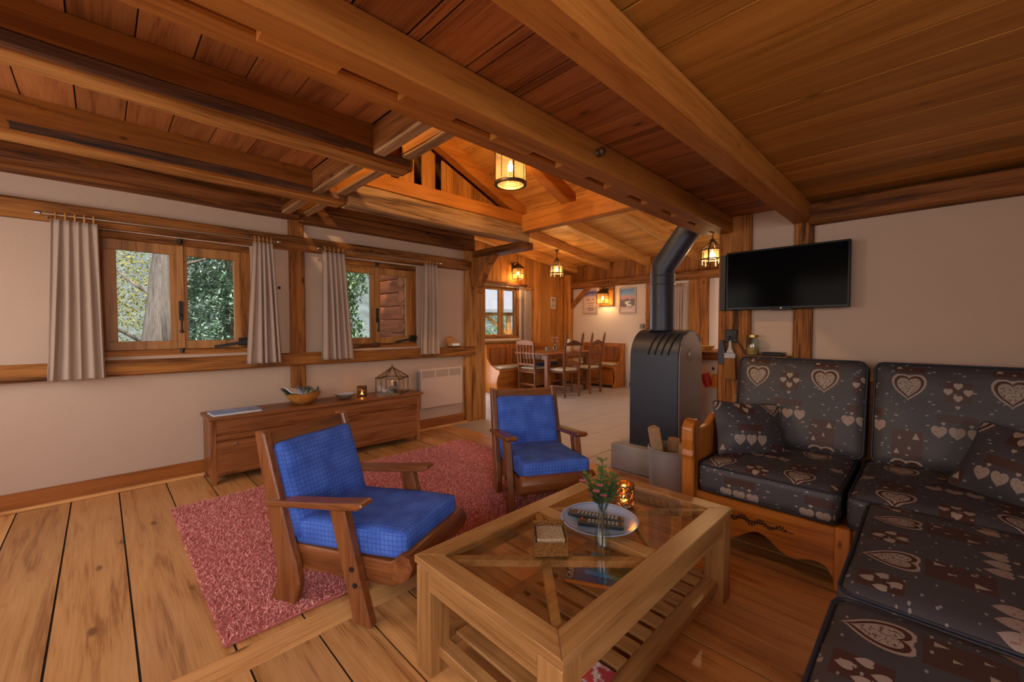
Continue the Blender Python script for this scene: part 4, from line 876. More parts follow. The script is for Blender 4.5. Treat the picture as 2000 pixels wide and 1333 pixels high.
me = rbox(.024, .02, .016, .014, 4); tag(meshobj('pebble', me, plain('pale_pebble', (.45, .38, .34), .7), None, (2.17, 4.15, .573)), 'pale rounded pebble inside the terrarium', 'pebble')
# ------------------------------------------------------------------ radiator
t = empty('radiator', (3.035, 4.34, .275), 0, 'white flat electric radiator between the chest and massive post', 'radiator')
box('panel', -.315, .315, -.04, .03, 0, .485, M['white'], t, .006, None)
for i in range(3):
    for j in range(7): box('vent_slot', -.30 + i * .20, -.30 + i * .20 + .18, -.0415, -.0395, .375 + j * .0125, .381 + j * .0125, M['slot'], t, 0, None)
box('side_cap', -.335, -.317, -.03, .03, .02, .45, plain('grey_cap', (.30, .28, .28), .4, .3), t, .003, None)
# ------------------------------------------------------------------ curtains
def curtain(x0t, x1t, x0b, x1b, y, zt, zb, folds, label, seed, lin=0):
    t = empty('curtain', ((x0t + x1t) / 2, y, zb), 0, label, 'curtain', 'beige linen curtains at the two windows'); rr = random.Random(seed)
    nx, nz = folds * 10, 24; v = []; ph = [rr.uniform(-.6, .6) for _ in range(folds + 1)]
    ox = (x0t + x1t) / 2
    for k in range(nz + 1):
        u = k / nz; a = x0t + (x0b - x0t) * u ** 1.1; b = x1t + (x1b - x1t) * u ** 1.1
        for i in range(nx + 1):
            s = i / nx; p = s * folds * 6.283 + .7 * math.sin(s * 6 + seed) * u
            am = (.010 + .018 * min(1, u * 2.2)) * (.75 + .25 * math.sin(s * 5 + seed * 2))
            v.append((a + (b - a) * s - ox + .010 * math.sin(p * .5 + seed) * u, am * math.sin(p) + .004 * math.sin(p * 2 + 2 * u), (zt - zb) * (1 - u) - .006 * math.sin(p + 1) * (u > .97)))
    f = [(k * (nx + 1) + i, k * (nx + 1) + i + 1, (k + 1) * (nx + 1) + i + 1, (k + 1) * (nx + 1) + i) for k in range(nz) for i in range(nx)]
    o = MB().add(v, f).build('cloth', M['curtain'], t, smooth='all'); md = o.modifiers.new('thick', 'SOLIDIFY'); md.thickness = .004
    hm = MB().add([(p[0], p[1] - .0032, p[2]) for p in v[-3 * (nx + 1):]], [(k * (nx + 1) + i, k * (nx + 1) + i + 1, (k + 1) * (nx + 1) + i + 1, (k + 1) * (nx + 1) + i) for k in range(2) for i in range(nx)])
    hm.build('hem', M['curtain'], t, smooth='all')
    n = folds
    for i in range(n):
        x = x0t + (x1t - x0t) * (i + .5) / n - ox; zz = zt - zb + .028
        MB().tube([(x, (.024 * math.cos(q * .5236)), zz - .002 + .024 * math.sin(q * .5236)) for q in range(12)], .0055, 6, True).build('ring', wood('pine', 'x'), t, smooth=True)
    return t
YC = YL - .125
curtain(-.225, .005, -.275, .03, YC, 2.00, .885, 5, 'beige linen curtain farthest left, beside the pine trunk window', 1)
curtain(.975, 1.135, .905, 1.205, YC, 2.02, .93, 5, 'beige linen curtain closing the right side of the pine trunk window', 2)
curtain(1.575, 1.795, 1.555, 1.885, YC, 2.01, .93, 5, 'beige linen curtain covering the left edge of the second window', 3)
curtain(2.745, 2.93, 2.70, 2.955, YC, 2.015, .935, 4, 'beige linen curtain between the second window and the radiator', 4)
def rod(x0, x1, y, z0, z1, label, wall=YL):
    t = empty('curtain_rod', (x0, y, z0), 0, label, 'curtain rod'); L = x1 - x0
    MB().cyl((0, 0, 0), (L, 0, z1 - z0), .008, n=10).build('pole', plain('rod_brass', (.45, .36, .27), .35, .8), t, smooth=True)
    for x in (.04, L - .04):
        z = (z1 - z0) * x / L; m_ = MB(); m_.tube([(x, 0, z - .01), (x, .05, z - .02), (x, wall - y, z - .02)], .006, 8); m_.build('bracket', M['steel'], t, smooth=True)
    for x in (0, L): MB().lathe([(.008, -.02), (.015, -.012), (.015, .012), (.008, .02)], 12).build('finial', M['steel'], t, smooth=True).rotation_euler = (0, R(90), 0)
    ks = [c for c in t.children if c.name.startswith('finial')]; ks[1].location = (L, 0, z1 - z0)
rod(-.285, 1.19, YC, 2.03, 2.045, 'thin metal curtain rod over the pine trunk window'); rod(1.545, 2.98, YC, 2.035, 2.045, 'thin metal curtain rod over the second window')
# small tray on the sill rail
t = empty('letter_tray', (3.22, 4.345, 1.012), 0, 'small carved wooden letter tray on the sill rail by the post', 'letter tray')
MB().prism([(-.09, 0), (.05, 0), (.05, .10), (.03, .115), (-.02, .135), (-.07, .115), (-.09, .10)], 'y', .005, .017).build('carved_back', wood('pine', 'x'), t, bevel=.002)
box('box_front', -.09, .10, -.035, -.028, 0, .062, wood('tbl', 'x'), t, 0, None); box('box_base', -.09, .10, -.035, .017, 0, .008, wood('tbl', 'x'), t, 0, None); box('name_plate', -.03, .085, -.0375, -.035, .012, .042, M['steel'], t, 0, None)
tag(MB().lathe([(0, 0), (.012, .004), (.014, .012), (0, .014)], 12).build('wall_hook', M['black'], smooth=True, origin='c'), 'small black knob on the white wall beside the curtain', 'hook'); o = bpy.data.objects['wall_hook']; o.location = (1.215, YL - .005, 1.635); o.rotation_euler = (R(90), 0, 0)
# ------------------------------------------------------------------ television wall
t = empty('television', (3.40, .74, 1.385), 0, 'large black flat television on the wall above the sofa', 'television')
box('cabinet', -.02, .025, -.368, .368, 0, .432, M['blackgl'], t, .004, None); box('screen', -.0215, -.0195, -.356, .356, .018, .42, M['screen'], t, 0, None)
box('chin', -.024, 0, -.06, .06, -.008, .010, M['blackgl'], t, .003, None); MB().lathe([(0, 0), (.0055, 0), (.0055, .001), (0, .001)], 16).build('maker_emblem', plain('emblem_grey', (.6, .6, .6), .4), t); o = bpy.data.objects['maker_emblem']; o.rotation_euler = (0, R(-90), 0); o.location = (-.0245, .006, .008)
box('wall_bracket', .025, .085, -.12, .12, .12, .32, M['black'], t, 0, None)
tag(box('tv_mount', 3.425, 3.455, 1.125, 1.165, 1.385, 1.81, M['black'], None, .003, 'b'), 'slim black upright speaker on the post left of the television', 'mount')  # edge of the television's bracket, built as one slim upright
tag(MB().tube([(3.43, 1.05, 1.40), (3.435, 1.06, 1.32), (3.435, 1.075, 1.24), (3.435, 1.05, 1.17), (3.43, 1.0, 1.09), (3.42, .95, 1.0)], .004, 6).build('power_cable', M['black'], smooth=True, origin='c'), 'black television cable hanging down the thick post', 'cable')
t = empty('hanging_brush', (3.425, 1.085, .86), 0, 'broad old paintbrush hanging from an iron hook on the post', 'brush')
MB().prism([(-.045, 0), (.045, 0), (.038, .16), (-.038, .16)], 'x', -.012, .012).build('bristles', plain('amber_bristles', (.32, .13, .025), .7, bump=.8, bscale=150), t, bevel=.004); box('ferrule', -.014, .014, -.04, .04, .16, .20, M['bucket'], t, .003, None)
MB().prism([(-.03, .20), (.03, .20), (.012, .24), (.008, .31), (-.008, .31), (-.012, .24)], 'x', -.008, .008).build('handle', M['bucket'], t, bevel=.003)
t = empty('iron_hook', (3.435, 1.085, 1.14), 0, 'dark cast iron hook above the hanging paintbrush', 'hook'); box('plate', 0, .014, -.045, .045, 0, .10, M['black'], t, .006, None); MB().tube([(0, 0, .03), (-.03, 0, .02), (-.035, 0, .05)], .007, 8).build('prong', M['black'], t, smooth=True)
tag(MB().prism([(-.02, -.11), (.02, -.11), (.03, -.03), (.01, .08), (-.01, .08), (-.03, -.03)], 'x', -.008, .008).build('dark_pouch', plain('navy_leather', (.02, .02, .035), .5), bevel=.003), 'dark pouch hanging beside the paintbrush', 'pouch'); o = bpy.data.objects['dark_pouch']; o.location = (3.425, 1.145, 1.08)
sh = tag(box('wall_shelf', 3.37, 3.5, .70, .97, 1.03, 1.052, wood('rail', 'y'), None, .003), 'short ledge behind the sofa back between the wall posts', 'shelf')
t = empty('glass_jar', (3.42, .93, 1.052), 0, 'clear glass jar with gold lid on the ledge behind the sofa', 'jar')
MB().lathe([(0, .002), (.038, .002), (.042, .01), (.042, .105), (.032, .125), (.032, .135)], 24).build('glass_body', M['vglass'], t, smooth=True); MB().lathe([(0, .148), (.036, .148), (.036, .132), (.034, .132)], 24).build('lid', M['brass'], t, smooth=True)
MB().lathe([(0, .004), (.036, .004), (.036, .06), (0, .065)], 16).build('contents', plain('jar_contents', (.42, .24, .07), .7, var=.4, vscale=60), t, smooth=True)
tag(box('media_box', 3.38, 3.48, .73, .86, 1.053, 1.078, M['blackgl'], None, .004, 'b'), 'flat black media box on the ledge behind the sofa', 'box')
t = empty('beam_knob', (1.62, 1.09, 2.045), 0, 'turned metal knob on the side of the big ceiling beam', 'knob'); o = MB().lathe([(.004, 0), (.016, 0), (.018, .006), (.011, .012), (.016, .02), (.019, .03), (.016, .04), (0, .044)], 18).build('turned_knob', M['bronze'], t, smooth=True); o.rotation_euler = (R(90), 0, 0)
# ------------------------------------------------------------------ lamps
def bulb(t, z, e, col=(1, .62, .27), r=.026, soft=.03, dz=-.0):
    MB().lathe([(0, -.04), (.018, -.036), (r, -.015), (r * .9, .005), (.012, .028), (.010, .045)], 14, (0, 0, z)).build('bulb', M['bulb'], t, smooth=True)
    l = bpy.data.lights.new('lamp_light', 'POINT'); l.energy = e; l.color = col; l.shadow_soft_size = soft; lo = bpy.data.objects.new('lamp_light', l); C.objects.link(lo); lo.parent = t; lo.location = (0, 0, z - .045 - soft - .003 + dz)
t = empty('round_lantern', (2.555, 2.60, 2.49), 0, 'big round lantern of amber glass hanging in the stairwell opening', 'lantern')
r, h = .135, .27; m_ = MB(); m_.lathe([(r - .022, 0), (r + .006, 0), (r + .006, .022), (r - .004, .026), (r - .022, .018), (r - .022, 0)], 36); m_.build('bottom_ring', M['bronze'], t, smooth=True)
MB().lathe([(r - .02, .006), (0, .004)], 36).build('bottom_glass', M['amber'], t, smooth=True)
for k in range(8):
    a = k * R(45) + .2; MB().bar(((r) * math.cos(a), r * math.sin(a), .015), (r * math.cos(a), r * math.sin(a), h), .012 if k % 2 else .006, .005, (math.cos(a), math.sin(a), 0)).build('upright_bar', M['bronze'], t)
MB().lathe([(r - .008, .02), (r - .008, h)], 36).build('glass_cylinder', M['amber'], t, smooth=True)
MB().lathe([(r + .004, h - .012), (r + .004, h + .01), (.05, h + .05), (.015, h + .065), (.008, h + .09)], 36).build('cap', M['bronze'], t, smooth=True); MB().cyl((0, 0, h + .08), (0, 0, .64), .006, n=8).build('chain', M['bronze'], t)
bulb(t, .16, 17, soft=.03)
def ring_lantern(loc, r, h, rise, e, label):
    t = empty('ring_lantern', loc, 0, label, 'lantern'); m_ = MB()
    for zz in (.05, h * .62): m_.tube([(r * math.cos(a * .2618), r * math.sin(a * .2618), zz) for a in range(24)], .008, 6, True)
    for k in range(6):
        a = k * R(60); c, s_ = math.cos(a), math.sin(a)
        m_.tube([(r * c, r * s_, .0), (r * c, r * s_, h * .66), (r * .62 * c, r * .62 * s_, h * .80), (r * .22 * c, r * .22 * s_, h), (0.01 * c, .01 * s_, h * 1.12)], .007, 6); m_.lathe([(0, -.02), (.010, -.01), (.010, .0), (0, .01)], 8, (r * c, r * s_, 0))
    m_.build('iron_cage', M['ironbr'], t, smooth=True)
    MB().lathe([(r - .018, .05), (r - .018, h * .62)], 30).build('glass_cylinder', M['amber'], t, smooth=True)
    MB().cyl((0, 0, h * 1.05), (0, 0, rise), .006, n=8).build('chain', M['ironbr'], t); MB().lathe([(.01, -.05), (.035, -.012), (.04, 0)], 16, (0, 0, rise)).build('ceiling_rose', M['ironbr'], t, smooth=True)
    bulb(t, h * .42, e)
ring_lantern((6.21, 5.06, 2.25), .118, .30, .495, 23, 'iron ring lantern hanging from a rafter above the dining table')
ring_lantern((4.72, 1.69, 1.945), .105, .24, 1.10, 20, 'iron ring lantern hanging by the post next to the television')
def wall_lamp(loc, rz, w_, h, e, label):
    t = empty('wall_lantern', loc, rz, label, 'wall lamp'); a = w_ / 2; y0 = -.16; m_ = MB()   # wall at y=0, lamp towards -y
    for sx in (-1, 1):
        for sy in (-1, 1): m_.cyl((sx * a, y0 + sy * a, 0), (sx * a, y0 + sy * a, h), .007, n=8)
    for z in (0, h * .5, h):
        for s_ in (-1, 1): m_.bar((-a, y0 + s_ * a, z), (a, y0 + s_ * a, z), .009, .011); m_.bar((s_ * a, y0 - a, z), (s_ * a, y0 + a, z), .009, .011)
    for s_ in (-1, 1): m_.cyl((0, y0 + s_ * a, 0), (0, y0 + s_ * a, h), .005, n=6)
    m_.build('iron_cage', M['ironbr'], t)
    q = a * 1.25; MB().add([(-q, y0 - q, h), (q, y0 - q, h), (q, y0 + q, h), (-q, y0 + q, h), (-.03, y0 - .03, h + .085), (.03, y0 - .03, h + .085), (.03, y0 + .03, h + .085), (-.03, y0 + .03, h + .085)], [(0, 1, 5, 4), (1, 2, 6, 5), (2, 3, 7, 6), (3, 0, 4, 7), (4, 5, 6, 7)]).build('pitched_cap', M['ironbr'], t)
    MB().lathe([(.02, 0), (.03, .01), (.012, .02), (.02, .035), (0, .05)], 12, (0, y0, h + .083)).build('finial', M['ironbr'], t, smooth=True)
    MB().tube([(0, y0, h + .12), (0, -.06, h + .13), (0, 0, h + .05)], .008, 8).build('wall_arm', M['ironbr'], t); box('wall_plate', -.03, .03, -.012, 0, h - .05, h + .12, M['ironbr'], t, 0, None)
    for s_ in (-1, 1):
        box('pane', -a, a, y0 + s_ * a - .001, y0 + s_ * a + .001, 0, h, M['amber'], t, 0, None); box('pane', s_ * a - .001, s_ * a + .001, y0 - a, y0 + a, 0, h, M['amber'], t, 0, None)
    MB().lathe([(0, -.04), (.018, -.036), (.028, -.01), (.012, .03), (0, .035)], 14, (0, y0, h * .55)).build('bulb', M['bulb'], t, smooth=True)
    l = bpy.data.lights.new('lamp_light', 'POINT'); l.energy = e; l.color = (1, .60, .25); l.shadow_soft_size = .025; lo = bpy.data.objects.new('lamp_light', l); C.objects.link(lo); lo.parent = t; lo.location = (0, y0, h * .55 - .075)
wall_lamp((6.12, YD - .03, 2.26), 0, .165, .22, 10, 'small iron wall lantern above the dining room window')
box('lamp_board', XD - .035, XD, 4.90, 5.27, 1.74, 2.19, wood('pine', 'z'), bpy.data.objects['wall_dining_end'], .004)
wall_lamp((XD - .035, 5.07, 1.79), R(-90), .18, .22, 9, 'iron wall lantern on a board between the two posters')
t = empty('attic_lamp', (.85, 2.6, 3.30), 0, 'plain shaded lamp hanging in the attic above the joists', 'lamp'); MB().lathe([(.05, .12), (.16, 0), (.155, 0), (.045, .115)], 24).build('shade', M['paper'], t, smooth=True); MB().cyl((0, 0, .1), (0, 0, .50), .005, n=6).build('cord', M['black'], t)
bulb(t, .07, 95, soft=.05, dz=-.01)
# ------------------------------------------------------------------ counter beyond the post
t = empty('kitchen_counter', (4.5, 1.4, 0), 0, 'white half wall counter with thick wooden top behind the stove', 'counter')
box('body', -.32, .32, -.39, .42, 0, .945, M['plaster_d'], t, 0, None); box('worktop', -.36, .36, -.39, .46, .945, 1.02, wood('hewn', 'y'), t, .006, None)
t = empty('hanging_cup', (4.165, 1.46, .69), 0, 'red and orange plastic scoop hanging on the counter front', 'cup')
o = MB().lathe([(0, 0), (.035, .002), (.052, .13), (.047, .13), (.032, .008), (0, .006)], 24).build('red_cup', M['red'], t, smooth=True); o.location = (-.06, .028, .0); o.rotation_euler = (R(-22), 0, 0)
o = MB().lathe([(0, 0), (.04, .002), (.048, .12), (.043, .12), (.036, .008), (0, .006)], 24).build('orange_cup', M['orange'], t, smooth=True); o.location = (-.045, -.035, .0); o.rotation_euler = (R(6), 0, 0)
MB().tube([(.0, .0, .17), (-.03, 0, .165), (-.035, 0, .19)], .007, 8).build('hook', M['black'], t, smooth=True)
t = empty('yellow_bowl', (4.42, 1.62, 1.02), 0, 'small yellow bowl on the kitchen counter behind the stove', 'bowl'); MB().lathe([(0, 0), (.04, 0), (.075, .05), (.07, .05), (.036, .008), (0, .008)], 20).build('bowl_shell', plain('yellow_glaze', (.62, .45, .16), .3), t, smooth=True)
# ------------------------------------------------------------------ dining furniture
t = empty('corner_bench', (7.2, 5.6, 0), 0, 'L-shaped reddish wooden corner bench around the dining table', 'bench')
def B_(x0, x1, y0, y1, z0, z1, nm, mat, bev=.004): return box(nm, x0 - 7.2, x1 - 7.2, y0 - 5.6, y1 - 5.6, z0, z1, mat, t, bev, None)
wb, wbz, wby = wood('sofa', 'x'), wood('sofa', 'z'), wood('sofa', 'y')
B_(5.32, 7.78, YD - .49, YD - .06, .43, .46, 'seat', wb); B_(XD - .49, XD - .04, 4.62, YD - .49, .43, .46, 'seat', wby)
B_(5.34, 7.55, YD - .44, YD - .41, .05, .43, 'front_panel', wb); B_(XD - .44, XD - .41, 4.66, YD - .44, .05, .43, 'front_panel', wby)
x = 5.36
while x < 7.2:
    B_(x, x + .62, YD - .085, YD - .055, .46, .93, 'back_panel', wbz); B_(x + .07, x + .55, YD - .097, YD - .084, .54, .85, 'raised_field', wood('chest', 'z'), .012); x += .635
y = 4.66
while y < 5.5:
    B_(XD - .085, XD - .055, y, y + .5, .46, .93, 'back_panel', wbz); B_(XD - .097, XD - .084, y + .06, y + .44, .54, .85, 'raised_field', wood('chest', 'z'), .012); y += .515
prof = [(0, 0), (-.46, 0), (-.46, .04), (-.40, .10), (-.38, .2), (-.41, .32), (-.46, .40), (-.46, .45), (-.36, .47), (-.20, .55), (-.10, .66), (-.08, .93), (0, .93)]
MB().prism([(YD - .05 + a - 5.6, b) for a, b in prof], 'x', 5.30 - 7.2, 5.335 - 7.2).build('end_panel', wbz, t, bevel=.004)
MB().prism([(XD - .04 + a - 7.2, b) for a, b in prof], 'y', 4.60 - 5.6, 4.635 - 5.6).build('end_panel', wbz, t, bevel=.004)
for nm, x0, x1, y0, y1, mt, lab in (('seat_pad', 5.38, 6.25, YD - .48, YD - .10, M['cushcream'], 'cream seat pad on the window side of the corner bench'), ('seat_pad', 6.3, 7.4, YD - .48, YD - .10, M['cushblue'], 'dark blue seat pad on the window side of the corner bench'), ('seat_pad', XD - .48, XD - .10, 4.66, 5.6, M['cushcream'], 'cream seat pad on the poster side of the corner bench')):
    me = rbox((x1 - x0) / 2, (y1 - y0) / 2, .022, .02, 6, .006); tag(meshobj(nm, me, mt, None, ((x0 + x1) / 2, (y0 + y1) / 2, .485)), lab, 'cushion', 'bench seat pads')
t = empty('dining_table', (6.48, 5.34, 0), 0, 'dark wooden dining table in the corner between bench and chairs', 'table')
TW, TD, TZ = .74, .46, .79; rc = .12
out = []
for cx, cy, a0 in ((TW - rc, TD - rc, 0), (-TW + rc, TD - rc, 90), (-TW + rc, -TD + rc, 180), (TW - rc, -TD + rc, 270)):
    for a in (0, 30, 60, 90): out.append((cx + rc * math.cos(R(a0 + a)), cy + rc * math.sin(R(a0 + a))))
MB().prism(out, 'z', TZ - .032, TZ).build('tabletop', wood('chest', 'x'), t, bevel=.006)
for s in (-1, 1):
    box('apron', -TW + .14, TW - .14, s * (TD - .10) - .012, s * (TD - .10) + .012, TZ - .13, TZ - .033, wood('chest', 'x'), t, .003, None); box('apron', s * (TW - .12) - .012, s * (TW - .12) + .012, -TD + .10, TD - .10, TZ - .13, TZ - .033, wood('chest', 'y'), t, .003, None)
    for q in (-1, 1): box('leg', s * (TW - .13) - .045, s * (TW - .13) + .045, q * (TD - .12) - .045, q * (TD - .12) + .045, 0, TZ - .033, wood('chest', 'z'), t, .01, None)
def turned(p0, p1, r): 
    p0, p1 = Vector(p0), Vector(p1); n = 9; return MB().tube([p0.lerp(p1, k / n) for k in range(n + 1)], [r * (1.15 if k % 3 == 0 else .85) for k in range(n + 1)], 8)
def ladder_chair(loc, rz, label):
    t = empty('ladderback_chair', loc, rz, label, 'chair', 'tall ladder-back chairs at the dining table'); W = .215; D = wood('dark', 'z'); H = 1.17
    for s in (-1, 1):
        MB().tube([(s * (W - .02), -.20, 0), (s * (W - .02), -.185, .46), (s * W, -.21, .80), (s * (W + .01), -.265, H - .06), (s * (W + .01), -.272, H)], [.023, .026, .025, .022, .010], 10).build('back_post', D, t, smooth=True)
        turned((s * W, .20, 0), (s * W, .20, .46), .021).build('front_leg', D, t, smooth=True)
        MB().cyl((s * W, .20, .2), (s * (W - .02), -.195, .2), .011, n=8).build('stretcher', D, t, smooth=True)
    MB().cyl((-W, .2, .26), (W, .2, .26), .012, n=8).build('stretcher', D, t, smooth=True); MB().cyl((-W, -.2, .22), (W, -.2, .22), .011, n=8).build('stretcher', D, t, smooth=True)
    for k, zc in enumerate((.60, .78, .97)):
        yb = -.195 - (zc - .46) * .11; hw = .06; o_ = []
        for i in range(13):
            u = -1 + i / 6; o_.append((u * (W - .01), zc + .008 + hw * (.55 + .45 * math.cos(u * 3.14)) * .9))
        o_ += [(W - .01, zc - .035), (-(W - .01), zc - .035)]
        MB().prism(o_, 'y', yb - .007, yb + .007).build('ladder_slat', wood('dark', 'x'), t)
    MB().prism([(-W, .23), (W, .23), (W - .02, -.20), (-W + .02, -.20)], 'z', .44, .468).build('seat', wood('dark', 'y'), t, bevel=.008)
    meshobj('seat_pad', rbox(.20, .2, .022, .02, 5, .008), M['cushcream'], t, (0, .02, .492))
ladder_chair((6.08, 4.78, 0), R(-4), 'tall ladder-back chair closest to the massive post'); ladder_chair((6.77, 4.76, 0), R(3), 'tall ladder-back chair closest to the stove')
t = empty('slat_back_chair', (5.98, 5.44, 0), R(-90), 'lighter slat-back chair at the end of the dining table', 'chair'); W = .21; D = wood('chest', 'z')
for s in (-1, 1):
    MB().prism([(-.22, 0), (-.18, 0), (-.175, .45), (-.235, 1.0), (-.268, 1.0), (-.215, .45)], 'x', s * W - .018, s * W + .018).build('back_post', D, t, bevel=.004)
    box('front_leg', s * W - .018, s * W + .018, .17, .206, 0, .44, D, t, .004, None); box('stretcher', s * W - .009, s * W + .009, -.19, .18, .20, .23, D, t, 0, None); box('side_apron', s * W - .012, s * W + .012, -.18, .18, .38, .44, D, t, 0, None)
for z in (.16, .40): box('stretcher', -W, W, -.205, -.188, z, z + .035, wood('chest', 'x'), t, 0, None)
o_ = [(-W, .93)] + [(-W + 2 * W * i / 10, 1.0 + .025 * math.sin(math.pi * i / 10)) for i in range(11)] + [(W, .93)]
MB().prism(o_, 'y', -.262, -.240).build('top_rail', wood('chest', 'x'), t, bevel=.004); MB().bar((-W, -.21, .56), (W, -.21, .56), .018, .04).build('lower_rail', wood('chest', 'x'), t)
for k in range(4): MB().bar((-.12 + k * .08, -.213, .57), (-.12 + k * .08, -.25, .94), .028, .012, (1, 0, 0)).build('back_slat', D, t)
box('seat', -W - .02, W + .02, -.21, .22, .44, .462, wood('chest', 'y'), t, .008, None); meshobj('seat_pad', rbox(.195, .19, .02, .018, 5, .008), M['cushcream'], t, (0, .01, .485))
# things on the dining table
t = empty('bud_vase', (6.35, 5.22, .79), 0, 'small clear vase with pink flowers on the dining table', 'vase')
MB().lathe([(0, .002), (.05, .002), (.058, .02), (.05, .07), (.022, .12), (.018, .16), (.024, .175)], 22).build('glass_body', M['vglass'], t, smooth=True)
b = MB(); rr = random.Random(4)
for k in range(40):
    p = Vector((rr.gauss(0, .03), rr.gauss(0, .03), .24 + rr.uniform(-.05, .06))); d = Vector((rr.uniform(-1, 1), rr.uniform(-1, 1), rr.uniform(-.2, 1))).normalized() * .02; e = d.orthogonal().normalized() * .01; b.add([p - d, p + e, p + d, p - e], [(0, 1, 2, 3)])
b.build('blossoms', plain('dusty_pink', (.42, .22, .24), .7), t)['kind'] = 'stuff'
for k in range(4): MB().cyl((0, 0, .02), (rr.gauss(0, .02), rr.gauss(0, .02), .24), .002, n=5).build('flower_stem', M['stem'], t)
t = empty('candle_glass', (6.2, 5.3, .79), 0, 'small candle glass beside the vase on the dining table', 'candle'); MB().lathe([(0, .002), (.035, .002), (.04, .09), (.037, .09), (.032, .006), (0, .006)], 18).build('glass_cup', M['vglass'], t, smooth=True); MB().lathe([(0, .008), (.028, .008), (.028, .04), (0, .04)], 14).build('candle', M['candle'], t)
t = empty('cream_jug', (6.78, 5.22, .79), 0, 'tall pale yellow jug on the dining table behind the ladder-back chair', 'jug'); MB().lathe([(0, 0), (.055, 0), (.075, .06), (.07, .15), (.045, .20), (.05, .24), (.044, .24), (.04, .2), (0, .2)], 22).build('jug_body', M['jug'], t, smooth=True); MB().tube([(.06, 0, .06), (.115, 0, .10), (.11, 0, .17), (.05, 0, .2)], .009, 8).build('handle', M['jug'], t, smooth=True)
# posters and small picture
def postermat(name, cols):
    m, n, l, p = newmat(name); tc = n.new('ShaderNodeTexCoord'); sp = n.new('ShaderNodeSeparateXYZ'); l.new(tc.outputs['Generated'], sp.inputs[0]); t_ = n.new('ShaderNodeTexNoise'); t_.inputs['Scale'].default_value = 5; t_.inputs['Detail'].default_value = 5; l.new(tc.outputs['Generated'], t_.inputs[0])
    cr = n.new('ShaderNodeValToRGB'); e = cr.color_ramp.elements; e[0].position = cols[0][0]; e[0].color = (*cols[0][1], 1); e[1].position = cols[-1][0]; e[1].color = (*cols[-1][1], 1)
    for q, c in cols[1:-1]: k = e.new(q); k.color = (*c, 1)
    l.new(mathn(n, l, 'ADD', sp.outputs[2], mathn(n, l, 'MULTIPLY', mathn(n, l, 'SUBTRACT', t_.outputs[0], .5), .22)), cr.inputs[0]); l.new(cr.outputs[0], p.inputs['Base Color']); p.inputs['Roughness'].default_value = .35; return m
def poster(y0, y1, z0, z1, mat, label, marks):
    t = empty('poster', (XD - .004, (y0 + y1) / 2, z0), 0, label, 'poster'); w_, h = (y1 - y0) / 2, z1 - z0; f = MB(); b = .03
    f.box(-.018, 0, -w_, w_, 0, b); f.box(-.018, 0, -w_, w_, h - b, h); f.box(-.018, 0, -w_, -w_ + b, b, h - b); f.box(-.018, 0, w_ - b, w_, b, h - b); f.build('frame', plain('pale_wood_frame', (.48, .36, .27), .5), t)
    box('print', -.008, -.002, -w_ + b, w_ - b, b, h - b, mat, t, 0, None)
    for (a0, a1, b0, b1, c_) in marks: box('print_mark', -.0095, -.008, w_ * a0, w_ * a1, h * b0, h * b1, c_, t, 0, None)
ink = plain('poster_ink', (.35, .14, .12), .6); navy = plain('poster_navy', (.10, .09, .28), .6); pw = plain('poster_white', (.72, .66, .62), .5)
poster(5.325, 5.715, 1.58, 2.125, postermat('snow_poster', [(.0, (.62, .50, .44)), (.70, (.66, .52, .48)), (.78, (.35, .30, .50)), (.9, (.12, .11, .36))]), 'framed pale poster with blue top beside the corner brace', [(-.55, -.2, .58, .62, ink), (.1, .55, .57, .62, ink), (-.6, .5, .44, .465, ink), (-.4, .2, .34, .36, navy), (-.5, .5, .22, .25, navy), (-.45, .35, .14, .17, navy)])
poster(4.375, 4.78, 1.565, 2.12, postermat('lake_poster', [(.0, (.62, .55, .50)), (.20, (.55, .42, .38)), (.27, (.09, .09, .11)), (.52, (.10, .10, .12)), (.62, (.55, .28, .28)), (.78, (.16, .34, .55)), (.95, (.08, .22, .50))]), 'framed mountain lake poster with blue sky and white water', [(-.35, .25, .42, .47, pw), (-.1, .3, .36, .42, pw), (-.45, .1, .28, .36, pw), (-.5, .5, .10, .14, pw)])
t = empty('small_picture', (7.43, YD - .032, 1.70), 0, 'small white framed picture on the boarded dining wall', 'picture'); box('frame', -.08, .08, -.015, 0, 0, .26, plain('white_frame', (.62, .58, .52), .5), t, .002, None); box('print', -.055, .055, -.017, -.015, .03, .23, postermat('small_print', [(0, (.2, .2, .2)), (.5, (.45, .42, .36)), (1, (.12, .13, .14))]), t, 0, None)
tag(box('wall_box', XD - .05, XD, 4.19, 4.27, 1.24, 1.34, plain('grey_plastic', (.25, .23, .22), .6), None, .004, 'b'), 'small grey switch box on the poster wall near the curtained window', 'switch')
tag(MB().cyl((XD - .06, 4.52, 0), (XD - .06, 4.52, .32), .022, n=12).build('floor_pipe', plain('grey_pipe', (.50, .47, .46), .5), smooth=True, origin='b'), 'short grey pipe standing beside the corner bench', 'pipe')
# dining curtains
curtain(6.40, 6.62, 6.40, 6.62, YD - .10, 2.06, .93, 4, 'pale curtain hanging right of the dining room window', 6); rod(5.25, 6.72, YD - .10, 2.09, 2.09, 'thin curtain rod above the dining room window', YD)
cu = curtain(-.10, .10, -.10, .10, 0, 2.06, .95, 4, 'pale curtain beside the log post on the dining end wall', 7); cu.location = (XD - .16, 3.40, .95); cu.rotation_euler = (0, 0, R(90))
t = empty('curtain_rod', (XD - .16, 4.12, 2.09), 0, 'thin curtain rod across the end wall window by the stove pipe', 'curtain rod'); MB().cyl((0, 0, 0), (0, -.86, 0), .008, n=8).build('pole', M['steel'], t, smooth=True); MB().cyl((0, -.02, 0), (.12, -.02, 0), .006, n=8).build('bracket', M['steel'], t)
